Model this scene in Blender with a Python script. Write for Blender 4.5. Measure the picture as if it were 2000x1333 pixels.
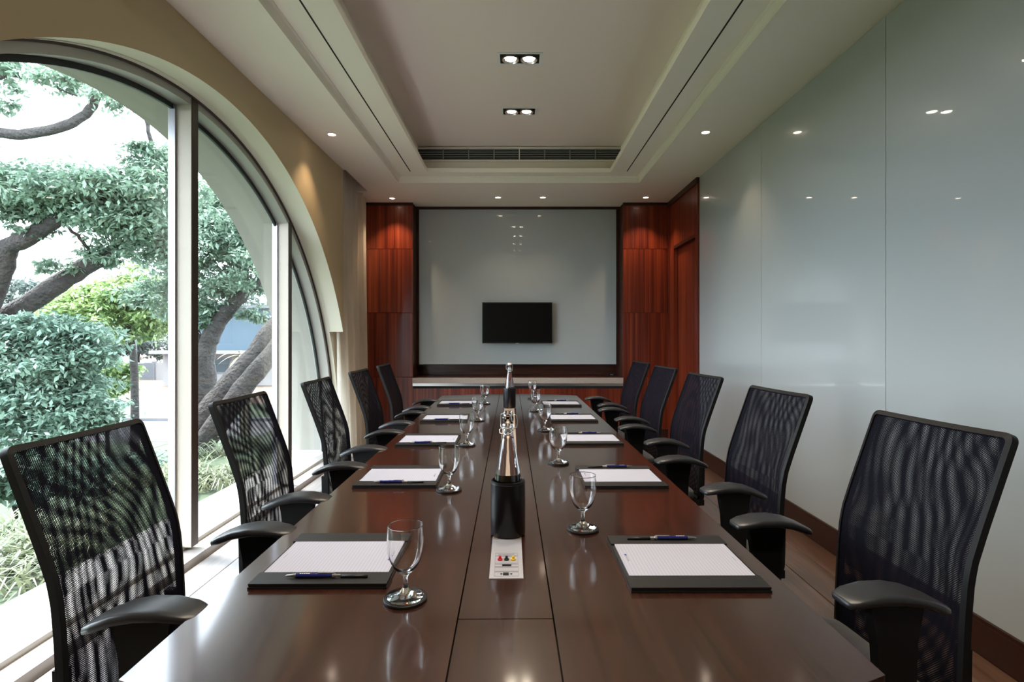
import bpy, bmesh, math, random
import numpy as np
from mathutils import Vector, Matrix

sc = bpy.context.scene
for o in list(bpy.data.objects): bpy.data.objects.remove(o)
COL = sc.collection
R = math.radians

# ------------------------------------------------------------------ camera, world, sun, exposure
CAM_Z, FPX = 1.33, 1100.0
cam_d = bpy.data.cameras.new('camera'); cam = bpy.data.objects.new('camera', cam_d); COL.objects.link(cam)
cam.location = (0, 0, CAM_Z); cam.rotation_euler = (R(90), 0, 0)
cam_d.sensor_width = 36; cam_d.lens = FPX / 2000 * 36
cam_d.shift_x = -8 / 2000; cam_d.shift_y = -10.5 / 2000; cam_d.clip_end = 500; cam_d.clip_start = 0.02
sc.camera = cam

SKY = 5.6
w = bpy.data.worlds.new('sky'); sc.world = w; w.use_nodes = True
wn = w.node_tree.nodes; bg = wn['Background']
bg.inputs['Color'].default_value = (0.80, 0.90, 1.0, 1); bg.inputs['Strength'].default_value = SKY

sun_d = bpy.data.lights.new('sun', 'SUN'); sun = bpy.data.objects.new('sun', sun_d); COL.objects.link(sun)
sun_d.energy = 7.5; sun_d.angle = R(8); sun_d.color = (1.0, 0.95, 0.86)
sun.rotation_euler = (R(-6), R(-18.5), 0)          # nearly overhead: reaches only the sill

sc.view_settings.view_transform = 'Standard'; sc.view_settings.look = 'None'
sc.view_settings.gamma = 1; sc.view_settings.use_curve_mapping = False
sc.view_settings.exposure = 1.22
cy = sc.cycles
cy.use_denoising = True; cy.max_bounces = 10; cy.diffuse_bounces = 5; cy.glossy_bounces = 5
cy.transmission_bounces = 10; cy.transparent_max_bounces = 32
cy.caustics_reflective = False; cy.caustics_refractive = False; cy.sample_clamp_indirect = 6

TWIN_W, DOWN_W = 25.0, 8.0                       # watts of each ceiling lamp

# ------------------------------------------------------------------ materials
def nodes(name):
    m = bpy.data.materials.new(name); m.use_nodes = True
    nt = m.node_tree; return m, nt, nt.nodes['Principled BSDF'], nt.links
def mat(name, col, rough=0.5, metal=0.0, spec=0.5, coat=0.0, noise=0.0, nscale=20, bump=0.0, bscale=200, emit=None, estr=0, trans=0, ior=1.45, sheen=0):
    m, nt, b, L = nodes(name)
    b.inputs['Base Color'].default_value = (*col, 1); b.inputs['Roughness'].default_value = rough
    b.inputs['Metallic'].default_value = metal; b.inputs['Specular IOR Level'].default_value = spec
    b.inputs['Coat Weight'].default_value = coat; b.inputs['Coat Roughness'].default_value = 0.05
    b.inputs['Transmission Weight'].default_value = trans; b.inputs['IOR'].default_value = ior
    b.inputs['Sheen Weight'].default_value = sheen
    tc = nt.nodes.new('ShaderNodeTexCoord')
    if noise:
        n = nt.nodes.new('ShaderNodeTexNoise'); n.inputs['Scale'].default_value = nscale; n.inputs['Detail'].default_value = 5
        L.new(tc.outputs['Object'], n.inputs['Vector'])
        mx = nt.nodes.new('ShaderNodeMix'); mx.data_type = 'RGBA'
        mx.inputs['A'].default_value = (*[c * (1 - noise) for c in col], 1); mx.inputs['B'].default_value = (*[min(1, c * (1 + noise)) for c in col], 1)
        L.new(n.outputs['Fac'], mx.inputs['Factor']); L.new(mx.outputs['Result'], b.inputs['Base Color'])
    if bump:
        n = nt.nodes.new('ShaderNodeTexNoise'); n.inputs['Scale'].default_value = bscale
        L.new(tc.outputs['Object'], n.inputs['Vector'])
        bp = nt.nodes.new('ShaderNodeBump'); bp.inputs['Strength'].default_value = bump; bp.inputs['Distance'].default_value = 0.002
        L.new(n.outputs['Fac'], bp.inputs['Height']); L.new(bp.outputs['Normal'], b.inputs['Normal'])
    if emit:
        b.inputs['Emission Color'].default_value = (*emit, 1); b.inputs['Emission Strength'].default_value = estr
    return m
def wood(name, cols, scale, rough=0.3, coat=0.0, fine=(300, 300, 6), finew=0.35, spec=0.5):
    """streaky grain: broad stripes at `scale` (per axis) + fine pores"""
    m, nt, b, L = nodes(name)
    tc = nt.nodes.new('ShaderNodeTexCoord'); oi = nt.nodes.new('ShaderNodeObjectInfo')
    def noise(sc3, det):
        mp = nt.nodes.new('ShaderNodeMapping'); mp.inputs['Scale'].default_value = sc3
        L.new(tc.outputs['Object'], mp.inputs['Vector'])
        n = nt.nodes.new('ShaderNodeTexNoise'); n.noise_dimensions = '4D'; n.inputs['Scale'].default_value = 1; n.inputs['Detail'].default_value = det
        L.new(mp.outputs['Vector'], n.inputs['Vector'])
        ml = nt.nodes.new('ShaderNodeMath'); ml.operation = 'MULTIPLY'; ml.inputs[1].default_value = 37.0
        L.new(oi.outputs['Random'], ml.inputs[0]); L.new(ml.outputs[0], n.inputs['W'])
        return n.outputs['Fac']
    a = noise(scale, 3); f = noise(fine, 2)
    mx = nt.nodes.new('ShaderNodeMix'); mx.inputs['Factor'].default_value = finew
    L.new(a, mx.inputs['A']); L.new(f, mx.inputs['B'])
    cr = nt.nodes.new('ShaderNodeValToRGB'); el = cr.color_ramp.elements
    while len(el) < len(cols): el.new(0.5)
    for i, c in enumerate(cols):
        el[i].position = 0.32 + 0.36 * i / (len(cols) - 1); el[i].color = (*c, 1)
    L.new(mx.outputs['Result'], cr.inputs['Fac']); L.new(cr.outputs['Color'], b.inputs['Base Color'])
    b.inputs['Roughness'].default_value = rough; b.inputs['Coat Weight'].default_value = coat; b.inputs['Coat Roughness'].default_value = 0.08
    b.inputs['Specular IOR Level'].default_value = spec
    return m
def pane_mat(name, tint, ior=1.5):
    """clear sheet glass: what is behind shows through, Fresnel (Schlick) mirror on top"""
    m = bpy.data.materials.new(name); m.use_nodes = True; nt = m.node_tree; nt.nodes.clear(); L = nt.links
    out = nt.nodes.new('ShaderNodeOutputMaterial'); t = nt.nodes.new('ShaderNodeBsdfTransparent'); g = nt.nodes.new('ShaderNodeBsdfGlossy')
    lw = nt.nodes.new('ShaderNodeLayerWeight'); mx = nt.nodes.new('ShaderNodeMixShader')
    pw = nt.nodes.new('ShaderNodeMath'); pw.operation = 'POWER'; pw.inputs[1].default_value = 5; L.new(lw.outputs['Facing'], pw.inputs[0])
    fm = nt.nodes.new('ShaderNodeMath'); fm.operation = 'MULTIPLY_ADD'; fm.inputs[1].default_value = 0.96; fm.inputs[2].default_value = 0.04; L.new(pw.outputs[0], fm.inputs[0])
    t.inputs['Color'].default_value = (*tint, 1); g.inputs['Roughness'].default_value = 0.0
    L.new(fm.outputs[0], mx.inputs['Fac']); L.new(t.outputs['BSDF'], mx.inputs[1]); L.new(g.outputs['BSDF'], mx.inputs[2]); L.new(mx.outputs['Shader'], out.inputs['Surface'])
    return m
def net_mat(name, col, py, pz, rot, warp, thr):
    """woven mesh: real holes (transparent) in a small diamond grid"""
    m, nt, b, L = nodes(name)
    b.inputs['Base Color'].default_value = (*col, 1); b.inputs['Roughness'].default_value = 0.8; b.inputs['Specular IOR Level'].default_value = 0.08
    tc = nt.nodes.new('ShaderNodeTexCoord')
    nz = nt.nodes.new('ShaderNodeTexNoise'); nz.inputs['Scale'].default_value = 5; nz.inputs['Detail'].default_value = 0
    L.new(tc.outputs['Object'], nz.inputs['Vector'])
    sub = nt.nodes.new('ShaderNodeVectorMath'); sub.operation = 'MULTIPLY_ADD'
    sub.inputs[1].default_value = (warp, warp, warp); L.new(nz.outputs['Color'], sub.inputs[0]); L.new(tc.outputs['Object'], sub.inputs[2])
    mp = nt.nodes.new('ShaderNodeMapping'); mp.inputs['Rotation'].default_value = (R(rot), 0, 0)
    L.new(sub.outputs['Vector'], mp.inputs['Vector'])
    sx = nt.nodes.new('ShaderNodeSeparateXYZ'); L.new(mp.outputs['Vector'], sx.inputs[0])
    def sine(sock, p):
        a = nt.nodes.new('ShaderNodeMath'); a.operation = 'MULTIPLY'; a.inputs[1].default_value = 2 * math.pi / p; L.new(sock, a.inputs[0])
        s = nt.nodes.new('ShaderNodeMath'); s.operation = 'SINE'; L.new(a.outputs[0], s.inputs[0]); return s.outputs[0]
    ad = nt.nodes.new('ShaderNodeMath'); ad.operation = 'ADD'; L.new(sine(sx.outputs['Y'], py), ad.inputs[0]); L.new(sine(sx.outputs['Z'], pz), ad.inputs[1])
    lt = nt.nodes.new('ShaderNodeMath'); lt.operation = 'LESS_THAN'; lt.inputs[1].default_value = thr
    L.new(ad.outputs[0], lt.inputs[0]); L.new(lt.outputs[0], b.inputs['Alpha'])
    return m
def leaf_mat(name, dark, light, nscale=1.2):
    m, nt, b, L = nodes(name)
    tc = nt.nodes.new('ShaderNodeTexCoord')
    n = nt.nodes.new('ShaderNodeTexNoise'); n.inputs['Scale'].default_value = nscale; n.inputs['Detail'].default_value = 8; n.inputs['Roughness'].default_value = 0.75
    L.new(tc.outputs['Object'], n.inputs['Vector'])
    cr = nt.nodes.new('ShaderNodeValToRGB'); e = cr.color_ramp.elements
    e[0].position = 0.36; e[0].color = (*dark, 1); e[1].position = 0.66; e[1].color = (*light, 1)
    L.new(n.outputs['Fac'], cr.inputs['Fac']); L.new(cr.outputs['Color'], b.inputs['Base Color'])
    b.inputs['Roughness'].default_value = 0.38
    tr = nt.nodes.new('ShaderNodeBsdfTranslucent'); L.new(cr.outputs['Color'], tr.inputs['Color'])
    mx = nt.nodes.new('ShaderNodeMixShader'); mx.inputs['Fac'].default_value = 0.3
    L.new(b.outputs['BSDF'], mx.inputs[1]); L.new(tr.outputs['BSDF'], mx.inputs[2]); L.new(mx.outputs['Shader'], nt.nodes['Material Output'].inputs['Surface'])
    return m

M = {}
M['wall'] = mat('beige_paint', (0.54, 0.43, 0.265), 0.7, noise=0.03, nscale=3)
M['reveal'] = mat('cream_reveal_paint', (0.74, 0.70, 0.58), 0.7)
M['ceil'] = mat('cream_ceiling_paint', (0.90, 0.85, 0.74), 0.75)
M['ceil_up'] = mat('bounce_tinted_ceiling', (0.88, 0.77, 0.70), 0.6)  # pink bounce from table and timber is put into this base colour
M['stone'] = mat('pale_sill_stone', (0.38, 0.365, 0.36), 0.35, noise=0.15, nscale=12)
M['extwall'] = mat('grey_green_render', (0.27, 0.265, 0.235), 0.85, noise=0.05, nscale=8)
M['pglass'] = mat('painted_glass', (0.43, 0.475, 0.485), 0.22, spec=0.35, coat=0.85, noise=0.015, nscale=1.5)
M['pglass'].node_tree.nodes['Principled BSDF'].inputs['Coat Roughness'].default_value = 0.02
M['redwood'] = wood('red_striped_veneer', [(0.022, 0.0035, 0.002), (0.11, 0.012, 0.004), (0.20, 0.028, 0.008), (0.33, 0.075, 0.02)], (26, 26, 0.25), 0.36, 0.1, (140, 140, 1.2), 0.35)
M['darkwood'] = wood('dark_brown_veneer', [(0.032, 0.009, 0.006), (0.075, 0.021, 0.012), (0.12, 0.04, 0.022)], (2, 30, 30), 0.3, 0.2, (6, 200, 200), 0.4)
M['trimwood'] = mat('dark_stained_trim', (0.035, 0.012, 0.008), 0.35, noise=0.3, nscale=30)
M['table'] = wood('table_veneer', [(0.009, 0.003, 0.002), (0.030, 0.0095, 0.0055), (0.060, 0.021, 0.0115)], (45, 0.6, 45), 0.26, 1.0, (420, 3, 420), 0.7)
M['table'].node_tree.nodes['Principled BSDF'].inputs['Coat Roughness'].default_value = 0.09
M['floor'] = wood('brown_floor_boards', [(0.045, 0.022, 0.014), (0.11, 0.055, 0.034), (0.19, 0.105, 0.066)], (22, 1.2, 22), 0.3, 0.8, (120, 5, 120), 0.4)
M['floor'].node_tree.nodes['Principled BSDF'].inputs['Coat Roughness'].default_value = 0.28
M['lit_boards'] = wood('window_lit_boards', [(0.17, 0.16, 0.165), (0.24, 0.23, 0.24), (0.31, 0.30, 0.31)], (16, 1.0, 16), 0.3, 0.6, (90, 5, 90), 0.35)  # same floor near the window, its reflected light put into a paler colour
M['gap'] = mat('dark_joint', (0.012, 0.010, 0.009), 0.8)
M['stonetop'] = mat('brown_stone_worktop', (0.44, 0.37, 0.31), 0.3, noise=0.25, nscale=60)
M['metal'] = mat('brushed_metal', (0.62, 0.62, 0.61), 0.28, 1.0)
M['frame'] = mat('grey_window_metal', (0.42, 0.41, 0.39), 0.45, 0.35)
M['mullion'] = mat('taupe_mullion', (0.50, 0.44, 0.37), 0.5, noise=0.06, nscale=6)
M['mulldark'] = mat('dark_bronze_face', (0.045, 0.030, 0.024), 0.4)
M['gasket'] = mat('dark_gasket', (0.02, 0.03, 0.03), 0.5)
M['bead'] = mat('silver_bead', (0.42, 0.42, 0.46), 0.35, 0.6)
M['pane'] = pane_mat('window_glass', (0.965, 0.975, 0.975))
M['curtain'] = None
M['chair'] = mat('black_chair_plastic', (0.008, 0.008, 0.009), 0.5, spec=0.22, bump=0.15, bscale=900)
M['pad'] = mat('black_soft_pad', (0.022, 0.024, 0.028), 0.34, bump=0.1, bscale=700)
M['fabric'] = mat('black_seat_fabric', (0.014, 0.016, 0.024), 0.85, sheen=0.3, bump=0.3, bscale=1200)
M['netf'] = net_mat('woven_net_front', (0.0045, 0.005, 0.010), 0.0040, 0.0034, 45, 0.002, 0.62)
M['netr'] = net_mat('woven_net_rear', (0.0045, 0.005, 0.010), 0.0042, 0.00325, 49, 0.014, 0.62)
M['leather'] = mat('black_leather', (0.010, 0.010, 0.011), 0.45, bump=0.25, bscale=500)
M['sleeve'] = mat('smooth_black_leather', (0.004, 0.004, 0.006), 0.32, spec=0.4)
M['glass'] = mat('clear_glass', (1, 1, 1), 0.0, trans=1.0, ior=1.5)
M['water'] = mat('water', (1, 1, 1), 0.0, trans=1.0, ior=1.333)
M['ceramic'] = mat('pale_stopper', (0.85, 0.74, 0.70), 0.3)
M['rubber'] = mat('black_rubber', (0.012, 0.012, 0.013), 0.5)
M['penblue'] = mat('blue_pen_plastic', (0.012, 0.018, 0.13), 0.22, coat=0.4)
M['white'] = mat('white_plastic', (0.80, 0.79, 0.77), 0.35)
M['screen'] = mat('black_screen', (0.003, 0.003, 0.003), 0.3, spec=0.25)
M['bezel'] = mat('black_bezel', (0.012, 0.012, 0.013), 0.3)
M['runner'] = mat('champagne_aluminium', (0.80, 0.66, 0.54), 0.33, 0.75)
M['module'] = mat('pale_module', (0.34, 0.34, 0.37), 0.4)
M['red'] = mat('red_jack', (0.55, 0.02, 0.03), 0.4); M['yellow'] = mat('yellow_jack', (0.75, 0.50, 0.04), 0.4); M['black'] = mat('black_jack', (0.01, 0.01, 0.01), 0.4)
M['grille'] = mat('grey_grille', (0.30, 0.32, 0.31), 0.45, 0.4)
M['ink'] = mat('grey_ink', (0.25, 0.25, 0.30), 0.8); M['inkblue'] = mat('blue_ink', (0.02, 0.03, 0.35), 0.7)
M['lamp'] = mat('lamp_glow', (1, 0.9, 0.8), 0.3, emit=(1.0, 0.86, 0.66), estr=28)
M['lamp_small'] = mat('small_lamp_glow', (1, 0.9, 0.8), 0.3, emit=(1.0, 0.80, 0.62), estr=9)
M['bark'] = mat('brown_grey_bark', (0.036, 0.032, 0.031), 0.9, noise=0.75, nscale=9, bump=1.0, bscale=18)
_b = [n for n in M['bark'].node_tree.nodes if n.type == 'BUMP'][0]; _b.inputs['Distance'].default_value = 0.05
M['leaf'] = leaf_mat('rain_tree_leaf', (0.085, 0.145, 0.10), (0.28, 0.39, 0.30), 1.6)
M['leaf2'] = leaf_mat('yellow_green_leaf', (0.13, 0.22, 0.08), (0.36, 0.47, 0.20), 1.6)
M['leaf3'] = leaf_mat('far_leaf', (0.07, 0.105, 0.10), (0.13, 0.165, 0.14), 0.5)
M['leaf4'] = leaf_mat('blue_green_leaf', (0.085, 0.155, 0.115), (0.29, 0.41, 0.335), 1.6)
M['grass'] = leaf_mat('spider_plant_blade', (0.05, 0.085, 0.04), (0.20, 0.22, 0.13), 2.5)
M['lawn'] = mat('lawn', (0.038, 0.06, 0.03), 0.9, noise=0.4, nscale=6)
M['soil'] = mat('sandy_ground', (0.115, 0.078, 0.058), 0.9, noise=0.35, nscale=0.8)
M['road'] = mat('pale_road', (0.09, 0.088, 0.092), 0.85, noise=0.12, nscale=3)
M['concrete'] = mat('pale_concrete', (0.10, 0.105, 0.115), 0.85, noise=0.2, nscale=2)
M['bluewall'] = mat('blue_sheet', (0.055, 0.085, 0.11), 0.7)
M['whitewall'] = mat('white_render', (0.17, 0.165, 0.165), 0.8)
M['darkglass'] = mat('dark_glass', (0.04, 0.05, 0.06), 0.1)
M['carpaint'] = mat('white_car_paint', (0.30, 0.31, 0.33), 0.25, coat=0.6)
M['straw'] = mat('dry_palm_straw', (0.24, 0.20, 0.155), 0.9, noise=0.3, nscale=8)

def curtain_mat():
    m, nt, b, L = nodes('cream_curtain')
    b.inputs['Base Color'].default_value = (0.80, 0.74, 0.66, 1); b.inputs['Roughness'].default_value = 0.9
    tr = nt.nodes.new('ShaderNodeBsdfTranslucent'); tr.inputs['Color'].default_value = (0.80, 0.74, 0.66, 1)
    mx = nt.nodes.new('ShaderNodeMixShader'); mx.inputs['Fac'].default_value = 0.55
    L.new(b.outputs['BSDF'], mx.inputs[1]); L.new(tr.outputs['BSDF'], mx.inputs[2]); L.new(mx.outputs['Shader'], nt.nodes['Material Output'].inputs['Surface'])
    return m
M['curtain'] = curtain_mat()
def paper_mat():
    m, nt, b, L = nodes('ruled_paper')
    tc = nt.nodes.new('ShaderNodeTexCoord'); sx = nt.nodes.new('ShaderNodeSeparateXYZ'); L.new(tc.outputs['Object'], sx.inputs[0])
    a = nt.nodes.new('ShaderNodeMath'); a.operation = 'MULTIPLY'; a.inputs[1].default_value = 1 / 0.0085; L.new(sx.outputs['X'], a.inputs[0])
    f = nt.nodes.new('ShaderNodeMath'); f.operation = 'FRACT'; L.new(a.outputs[0], f.inputs[0])
    g = nt.nodes.new('ShaderNodeMath'); g.operation = 'GREATER_THAN'; g.inputs[1].default_value = 0.90; L.new(f.outputs[0], g.inputs[0])
    mx = nt.nodes.new('ShaderNodeMix'); mx.data_type = 'RGBA'; mx.inputs['A'].default_value = (0.375, 0.39, 0.475, 1); mx.inputs['B'].default_value = (0.25, 0.25, 0.34, 1)
    L.new(g.outputs[0], mx.inputs['Factor']); L.new(mx.outputs['Result'], b.inputs['Base Color']); b.inputs['Roughness'].default_value = 0.7
    return m
M['paper'] = paper_mat()

# ------------------------------------------------------------------ mesh helpers
def link(name, me, material=None, parent=None, smooth=False):
    o = bpy.data.objects.new(name, me); COL.objects.link(o)
    if material is not None and not me.materials: me.materials.append(material)
    if parent is not None: o.parent = parent
    if smooth:
        for p in me.polygons: p.use_smooth = True
    return o
def obj(name, bm, material, parent=None, smooth=False, bevel=0, auto=None):
    if bevel:
        bmesh.ops.bevel(bm, geom=[e for e in bm.edges if e.is_manifold and e.calc_face_angle(0) > 0.6], offset=bevel, segments=2, affect='EDGES', profile=0.6)
    bmesh.ops.recalc_face_normals(bm, faces=bm.faces)
    me = bpy.data.meshes.new(name); bm.to_mesh(me); bm.free()
    o = link(name, me, material, parent, smooth)
    if auto:
        for e in me.edges: pass
        try: me.set_sharp_from_angle(angle=R(auto))
        except Exception: pass
    return o
def box(bm, x0, x1, y0, y1, z0, z1, mtx=None):
    v = [bm.verts.new(p) for p in ((x0,y0,z0),(x1,y0,z0),(x1,y1,z0),(x0,y1,z0),(x0,y0,z1),(x1,y0,z1),(x1,y1,z1),(x0,y1,z1))]
    if mtx:
        for q in v: q.co = mtx @ q.co
    for f in ((0,3,2,1),(4,5,6,7),(0,1,5,4),(1,2,6,5),(2,3,7,6),(3,0,4,7)): bm.faces.new([v[i] for i in f])
    return bm
def B(*a): return box(bmesh.new(), *a)
def prism(bm, pts, axis, a0, a1):
    """polygon in the other two axes extruded along axis"""
    def mk(p, a): return {0: (a, p[0], p[1]), 1: (p[0], a, p[1]), 2: (p[0], p[1], a)}[axis]
    A = [bm.verts.new(mk(p, a0)) for p in pts]; C = [bm.verts.new(mk(p, a1)) for p in pts]
    bm.faces.new(A); bm.faces.new(C[::-1]); n = len(pts)
    for i in range(n): bm.faces.new((A[i], A[(i+1) % n], C[(i+1) % n], C[i]))
    return bm
def lathe(bm, prof, seg=32, cx=0, cy=0, cz=0):
    rings = []
    for r, z in prof:
        if r < 1e-6: rings.append([bm.verts.new((cx, cy, cz + z))])
        else: rings.append([bm.verts.new((cx + r*math.cos(2*math.pi*i/seg), cy + r*math.sin(2*math.pi*i/seg), cz + z)) for i in range(seg)])
    for a, b in zip(rings, rings[1:]):
        if len(a) == 1 and len(b) == 1: continue
        for i in range(seg):
            j = (i+1) % seg
            if len(a) == 1: bm.faces.new((a[0], b[j], b[i]))
            elif len(b) == 1: bm.faces.new((a[i], a[j], b[0]))
            else: bm.faces.new((a[i], a[j], b[j], b[i]))
    return bm
def tube(bm, pts, rad, seg=8, squash=1.0):
    pts = [Vector(p) for p in pts]; n = len(pts)
    rads = rad if isinstance(rad, (list, tuple)) else [rad]*n
    rings = []; up = Vector((0, 0, 1)); prev = None
    for i, p in enumerate(pts):
        t = (pts[min(i+1, n-1)] - pts[max(i-1, 0)]).normalized()
        if prev is None:
            a = t.cross(up)
            if a.length < 0.05: a = t.cross(Vector((1, 0, 0)))
        else: a = prev - t*prev.dot(t)
        a.normalize(); b = t.cross(a); prev = a
        rings.append([bm.verts.new(p + (a*math.cos(2*math.pi*k/seg) + b*math.sin(2*math.pi*k/seg)*squash)*rads[i]) for k in range(seg)])
    for A, C in zip(rings, rings[1:]):
        for k in range(seg): bm.faces.new((A[k], A[(k+1) % seg], C[(k+1) % seg], C[k]))
    bm.faces.new(rings[0][::-1]); bm.faces.new(rings[-1])
    return bm
def loft(bm, secs):
    """closed sections (lists of points) joined, ends capped"""
    rs = [[bm.verts.new(p) for p in s] for s in secs]; n = len(rs[0])
    for A, C in zip(rs, rs[1:]):
        for k in range(n): bm.faces.new((A[k], A[(k+1) % n], C[(k+1) % n], C[k]))
    bm.faces.new(rs[0][::-1]); bm.faces.new(rs[-1])
    return bm
def thing(name, label, cat, loc=(0, 0, 0), rz=0, group=None):
    o = bpy.data.objects.new(name, None); o.empty_display_size = 0.1; COL.objects.link(o)
    o.location = loc; o.rotation_euler = (0, 0, rz); o['label'] = label; o['category'] = cat
    if group: o['group'] = group
    return o
def tag(o, label, cat, group=None):
    o['label'] = label; o['category'] = cat
    if group: o['group'] = group
    return o
def struct(o, label=None):
    o['kind'] = 'structure'
    if label: o['label'] = label
    return o
def dup(root, loc, rz, label, group=None):
    r = root.copy(); COL.objects.link(r); r.location = loc; r.rotation_euler = (0, 0, rz); r['label'] = label
    if group: r['group'] = group
    for ch in list(root.children):
        c = ch.copy(); COL.objects.link(c); c.parent = r
        for g in ch.children:
            d = g.copy(); COL.objects.link(d); d.parent = c
    return r

# ------------------------------------------------------------------ the room
XL, XR, CEIL, YB, YREAR = -1.76, 1.948, 3.017, 7.39, -2.2
YC, ZC, RA, XO = 3.38, 0.10, 2.67, -2.45         # window arch: centre, radius, outer face
def arch(y, r=RA): return ZC + math.sqrt(max(0, r*r - (y - YC)**2))

def arched_wall(name, x0, x1, y0, y1, ztop, material, reveal):
    """wall slab x0..x1 with the arched opening cut through it"""
    bm = bmesh.new(); N = 96
    ys = [YC - RA*math.cos(math.pi*i/N) for i in range(N+1)]
    ys = [y for y in ys if y < y1 - 1e-4]
    if y1 < YC + RA: ys.append(y1)
    cols = [[bm.verts.new(p) for p in ((x1, y, arch(y)), (x1, y, ztop), (x0, y, ztop), (x0, y, arch(y)))] for y in ys]
    for A, C in zip(cols, cols[1:]):
        for k in range(4):
            f = bm.faces.new((A[k], A[(k+1) % 4], C[(k+1) % 4], C[k]))
            if k == 3: f.material_index = 1
    bm.faces.new(cols[0]); bm.faces.new(cols[-1][::-1])
    box(bm, x0, x1, y0, YC - RA, -0.3, ztop)
    if y1 > YC + RA: box(bm, x0, x1, YC + RA, y1, -0.3, ztop)
    o = obj(name, bm, material, None, smooth=True, auto=25)
    o.data.materials.append(reveal)
    return o
wall_l = struct(arched_wall('wall_left', -1.90, XL, YREAR - 0.2, 5.73, 3.5, M['wall'], M['reveal']), 'beige wall with a tall arched window opening')
o = arched_wall('outer_leaf', XO, -1.90, YREAR - 0.2, 8.0, 3.5, M['reveal'], M['extwall']); o.parent = wall_l
# the reveal inside the frame line is painted like the room
bm = bmesh.new(); N = 80
pr = [(YC - (RA - 0.002)*math.cos(math.pi*i/N), ZC + (RA - 0.002)*math.sin(math.pi*i/N)) for i in range(N+1)]
for (a, b) in zip(pr, pr[1:]):
    bm.faces.new([bm.verts.new(p) for p in ((-1.955, a[0], a[1]), (-1.955, b[0], b[1]), (-1.898, b[0], b[1]), (-1.898, a[0], a[1]))])
bmesh.ops.remove_doubles(bm, verts=bm.verts, dist=1e-5)
obj('reveal_lining', bm, M['reveal'], wall_l, smooth=True)

# floor with separate boards
floor = struct(obj('floor', B(-2.0, XR + 0.3, YREAR - 0.2, 8.2, -0.15, -0.012), M['gap']), 'brown wood plank floor')
random.seed(4)
bw = 0.19; xs = -1.853; k = 0
pm = {}
while xs < XR - 0.02:
    wdt = min(bw, XR - 0.016 - xs); y = -1.6 - random.random()*1.4
    while y < 7.7:
        ln = 1.6; y1 = min(y + ln, 7.8)
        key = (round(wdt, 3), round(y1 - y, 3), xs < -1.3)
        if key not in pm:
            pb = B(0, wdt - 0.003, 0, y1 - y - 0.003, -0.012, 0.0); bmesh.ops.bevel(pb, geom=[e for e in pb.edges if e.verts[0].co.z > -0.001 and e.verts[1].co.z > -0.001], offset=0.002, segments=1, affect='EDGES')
            me = bpy.data.meshes.new('plank'); bmesh.ops.recalc_face_normals(pb, faces=pb.faces); pb.to_mesh(me); pb.free(); me.materials.append(M['lit_boards'] if xs < -1.3 else M['floor']); pm[key] = me
        p = bpy.data.objects.new('plank', pm[key]); COL.objects.link(p); p.parent = floor; p.location = (xs, y, 0)
        y = y1
    xs += bw; k += 1

Y0D = 5.99
# back and rear walls
struct(obj('wall_back', B(-2.45, 2.3, 7.75, 7.95, -0.15, 3.5), M['wall']), 'rear wall behind the timber cladding')
struct(obj('wall_rear', B(-2.45, 2.3, YREAR - 0.2, YREAR, -0.15, 3.5), M['wall']), 'plain wall behind the camera')
wall_r = struct(obj('wall_right', box(B(XR + 0.012, XR + 0.25, YREAR - 0.2, Y0D + 0.075, -0.15, 3.5), XR + 0.055, XR + 0.25, Y0D + 0.075, 7.95, -0.15, 3.5), M['gap']), 'long wall lined with white back painted glass')
joints = [YREAR, -1.53, -0.02, 1.463, 2.968, 4.473, 5.985]
for a, b in zip(joints, joints[1:]):
    obj('glass_panel', B(XR, XR + 0.012, a + 0.002, b - 0.002, 0.152, CEIL - 0.004), M['pglass'], wall_r, bevel=0.0012)
bb = B(XR - 0.018, XR + 0.012, YREAR, 5.985, 0.0, 0.135); box(bb, XR - 0.012, XR + 0.012, YREAR, 5.985, 0.135, 0.151)
struct(obj('baseboard_right', bb, M['trimwood'], bevel=0.002), 'dark brown baseboard under the glass wall')

# ceiling: border, raised step, lipped recess, upper ceiling
T1 = (-1.30, 1.363, -1.7, 6.21); T2 = (-0.955, 1.012, -1.5, 6.03); T3 = (-1.065, 1.135, -1.6, 6.13)
Z1, Z2, Z3 = CEIL, 3.082, 3.385
def ring(bm, o, i, z0, z1):
    box(bm, o[0], i[0], o[2], o[3], z0, z1); box(bm, i[1], o[1], o[2], o[3], z0, z1)
    box(bm, i[0], i[1], o[2], i[2], z0, z1); box(bm, i[0], i[1], i[3], o[3], z0, z1)
    return bm
bm = bmesh.new()
XP = -1.735                                      # edge of the curtain pocket
box(bm, XL - 0.02, T1[0], YREAR, 5.73, Z1, Z1 + 0.30); box(bm, XP, T1[0], 5.73, 6.58, Z1, Z1 + 0.30); box(bm, -2.0, T1[0], 6.58, 7.76, Z1, Z1 + 0.30)
box(bm, T1[1], XR + 0.02, YREAR, 7.76, Z1, Z1 + 0.30); box(bm, T1[0], T1[1], YREAR, T1[2], Z1, Z1 + 0.30); box(bm, T1[0], T1[1], T1[3], 7.76, Z1, Z1 + 0.30)
box(bm, -2.0, XP, 5.6, 6.58, 3.25, 3.3)
ceiling = struct(obj('ceiling', bm, M['ceil']), 'cream tray ceiling with a raised centre')
ring_t = bmesh.new(); ring(ring_t, (T1[0]-0.01, T1[1]+0.01, T1[2]-0.01, T1[3]+0.01), T2, Z2, Z2 + 0.03)
obj('raised_border', ring_t, M['ceil'], ceiling)
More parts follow.
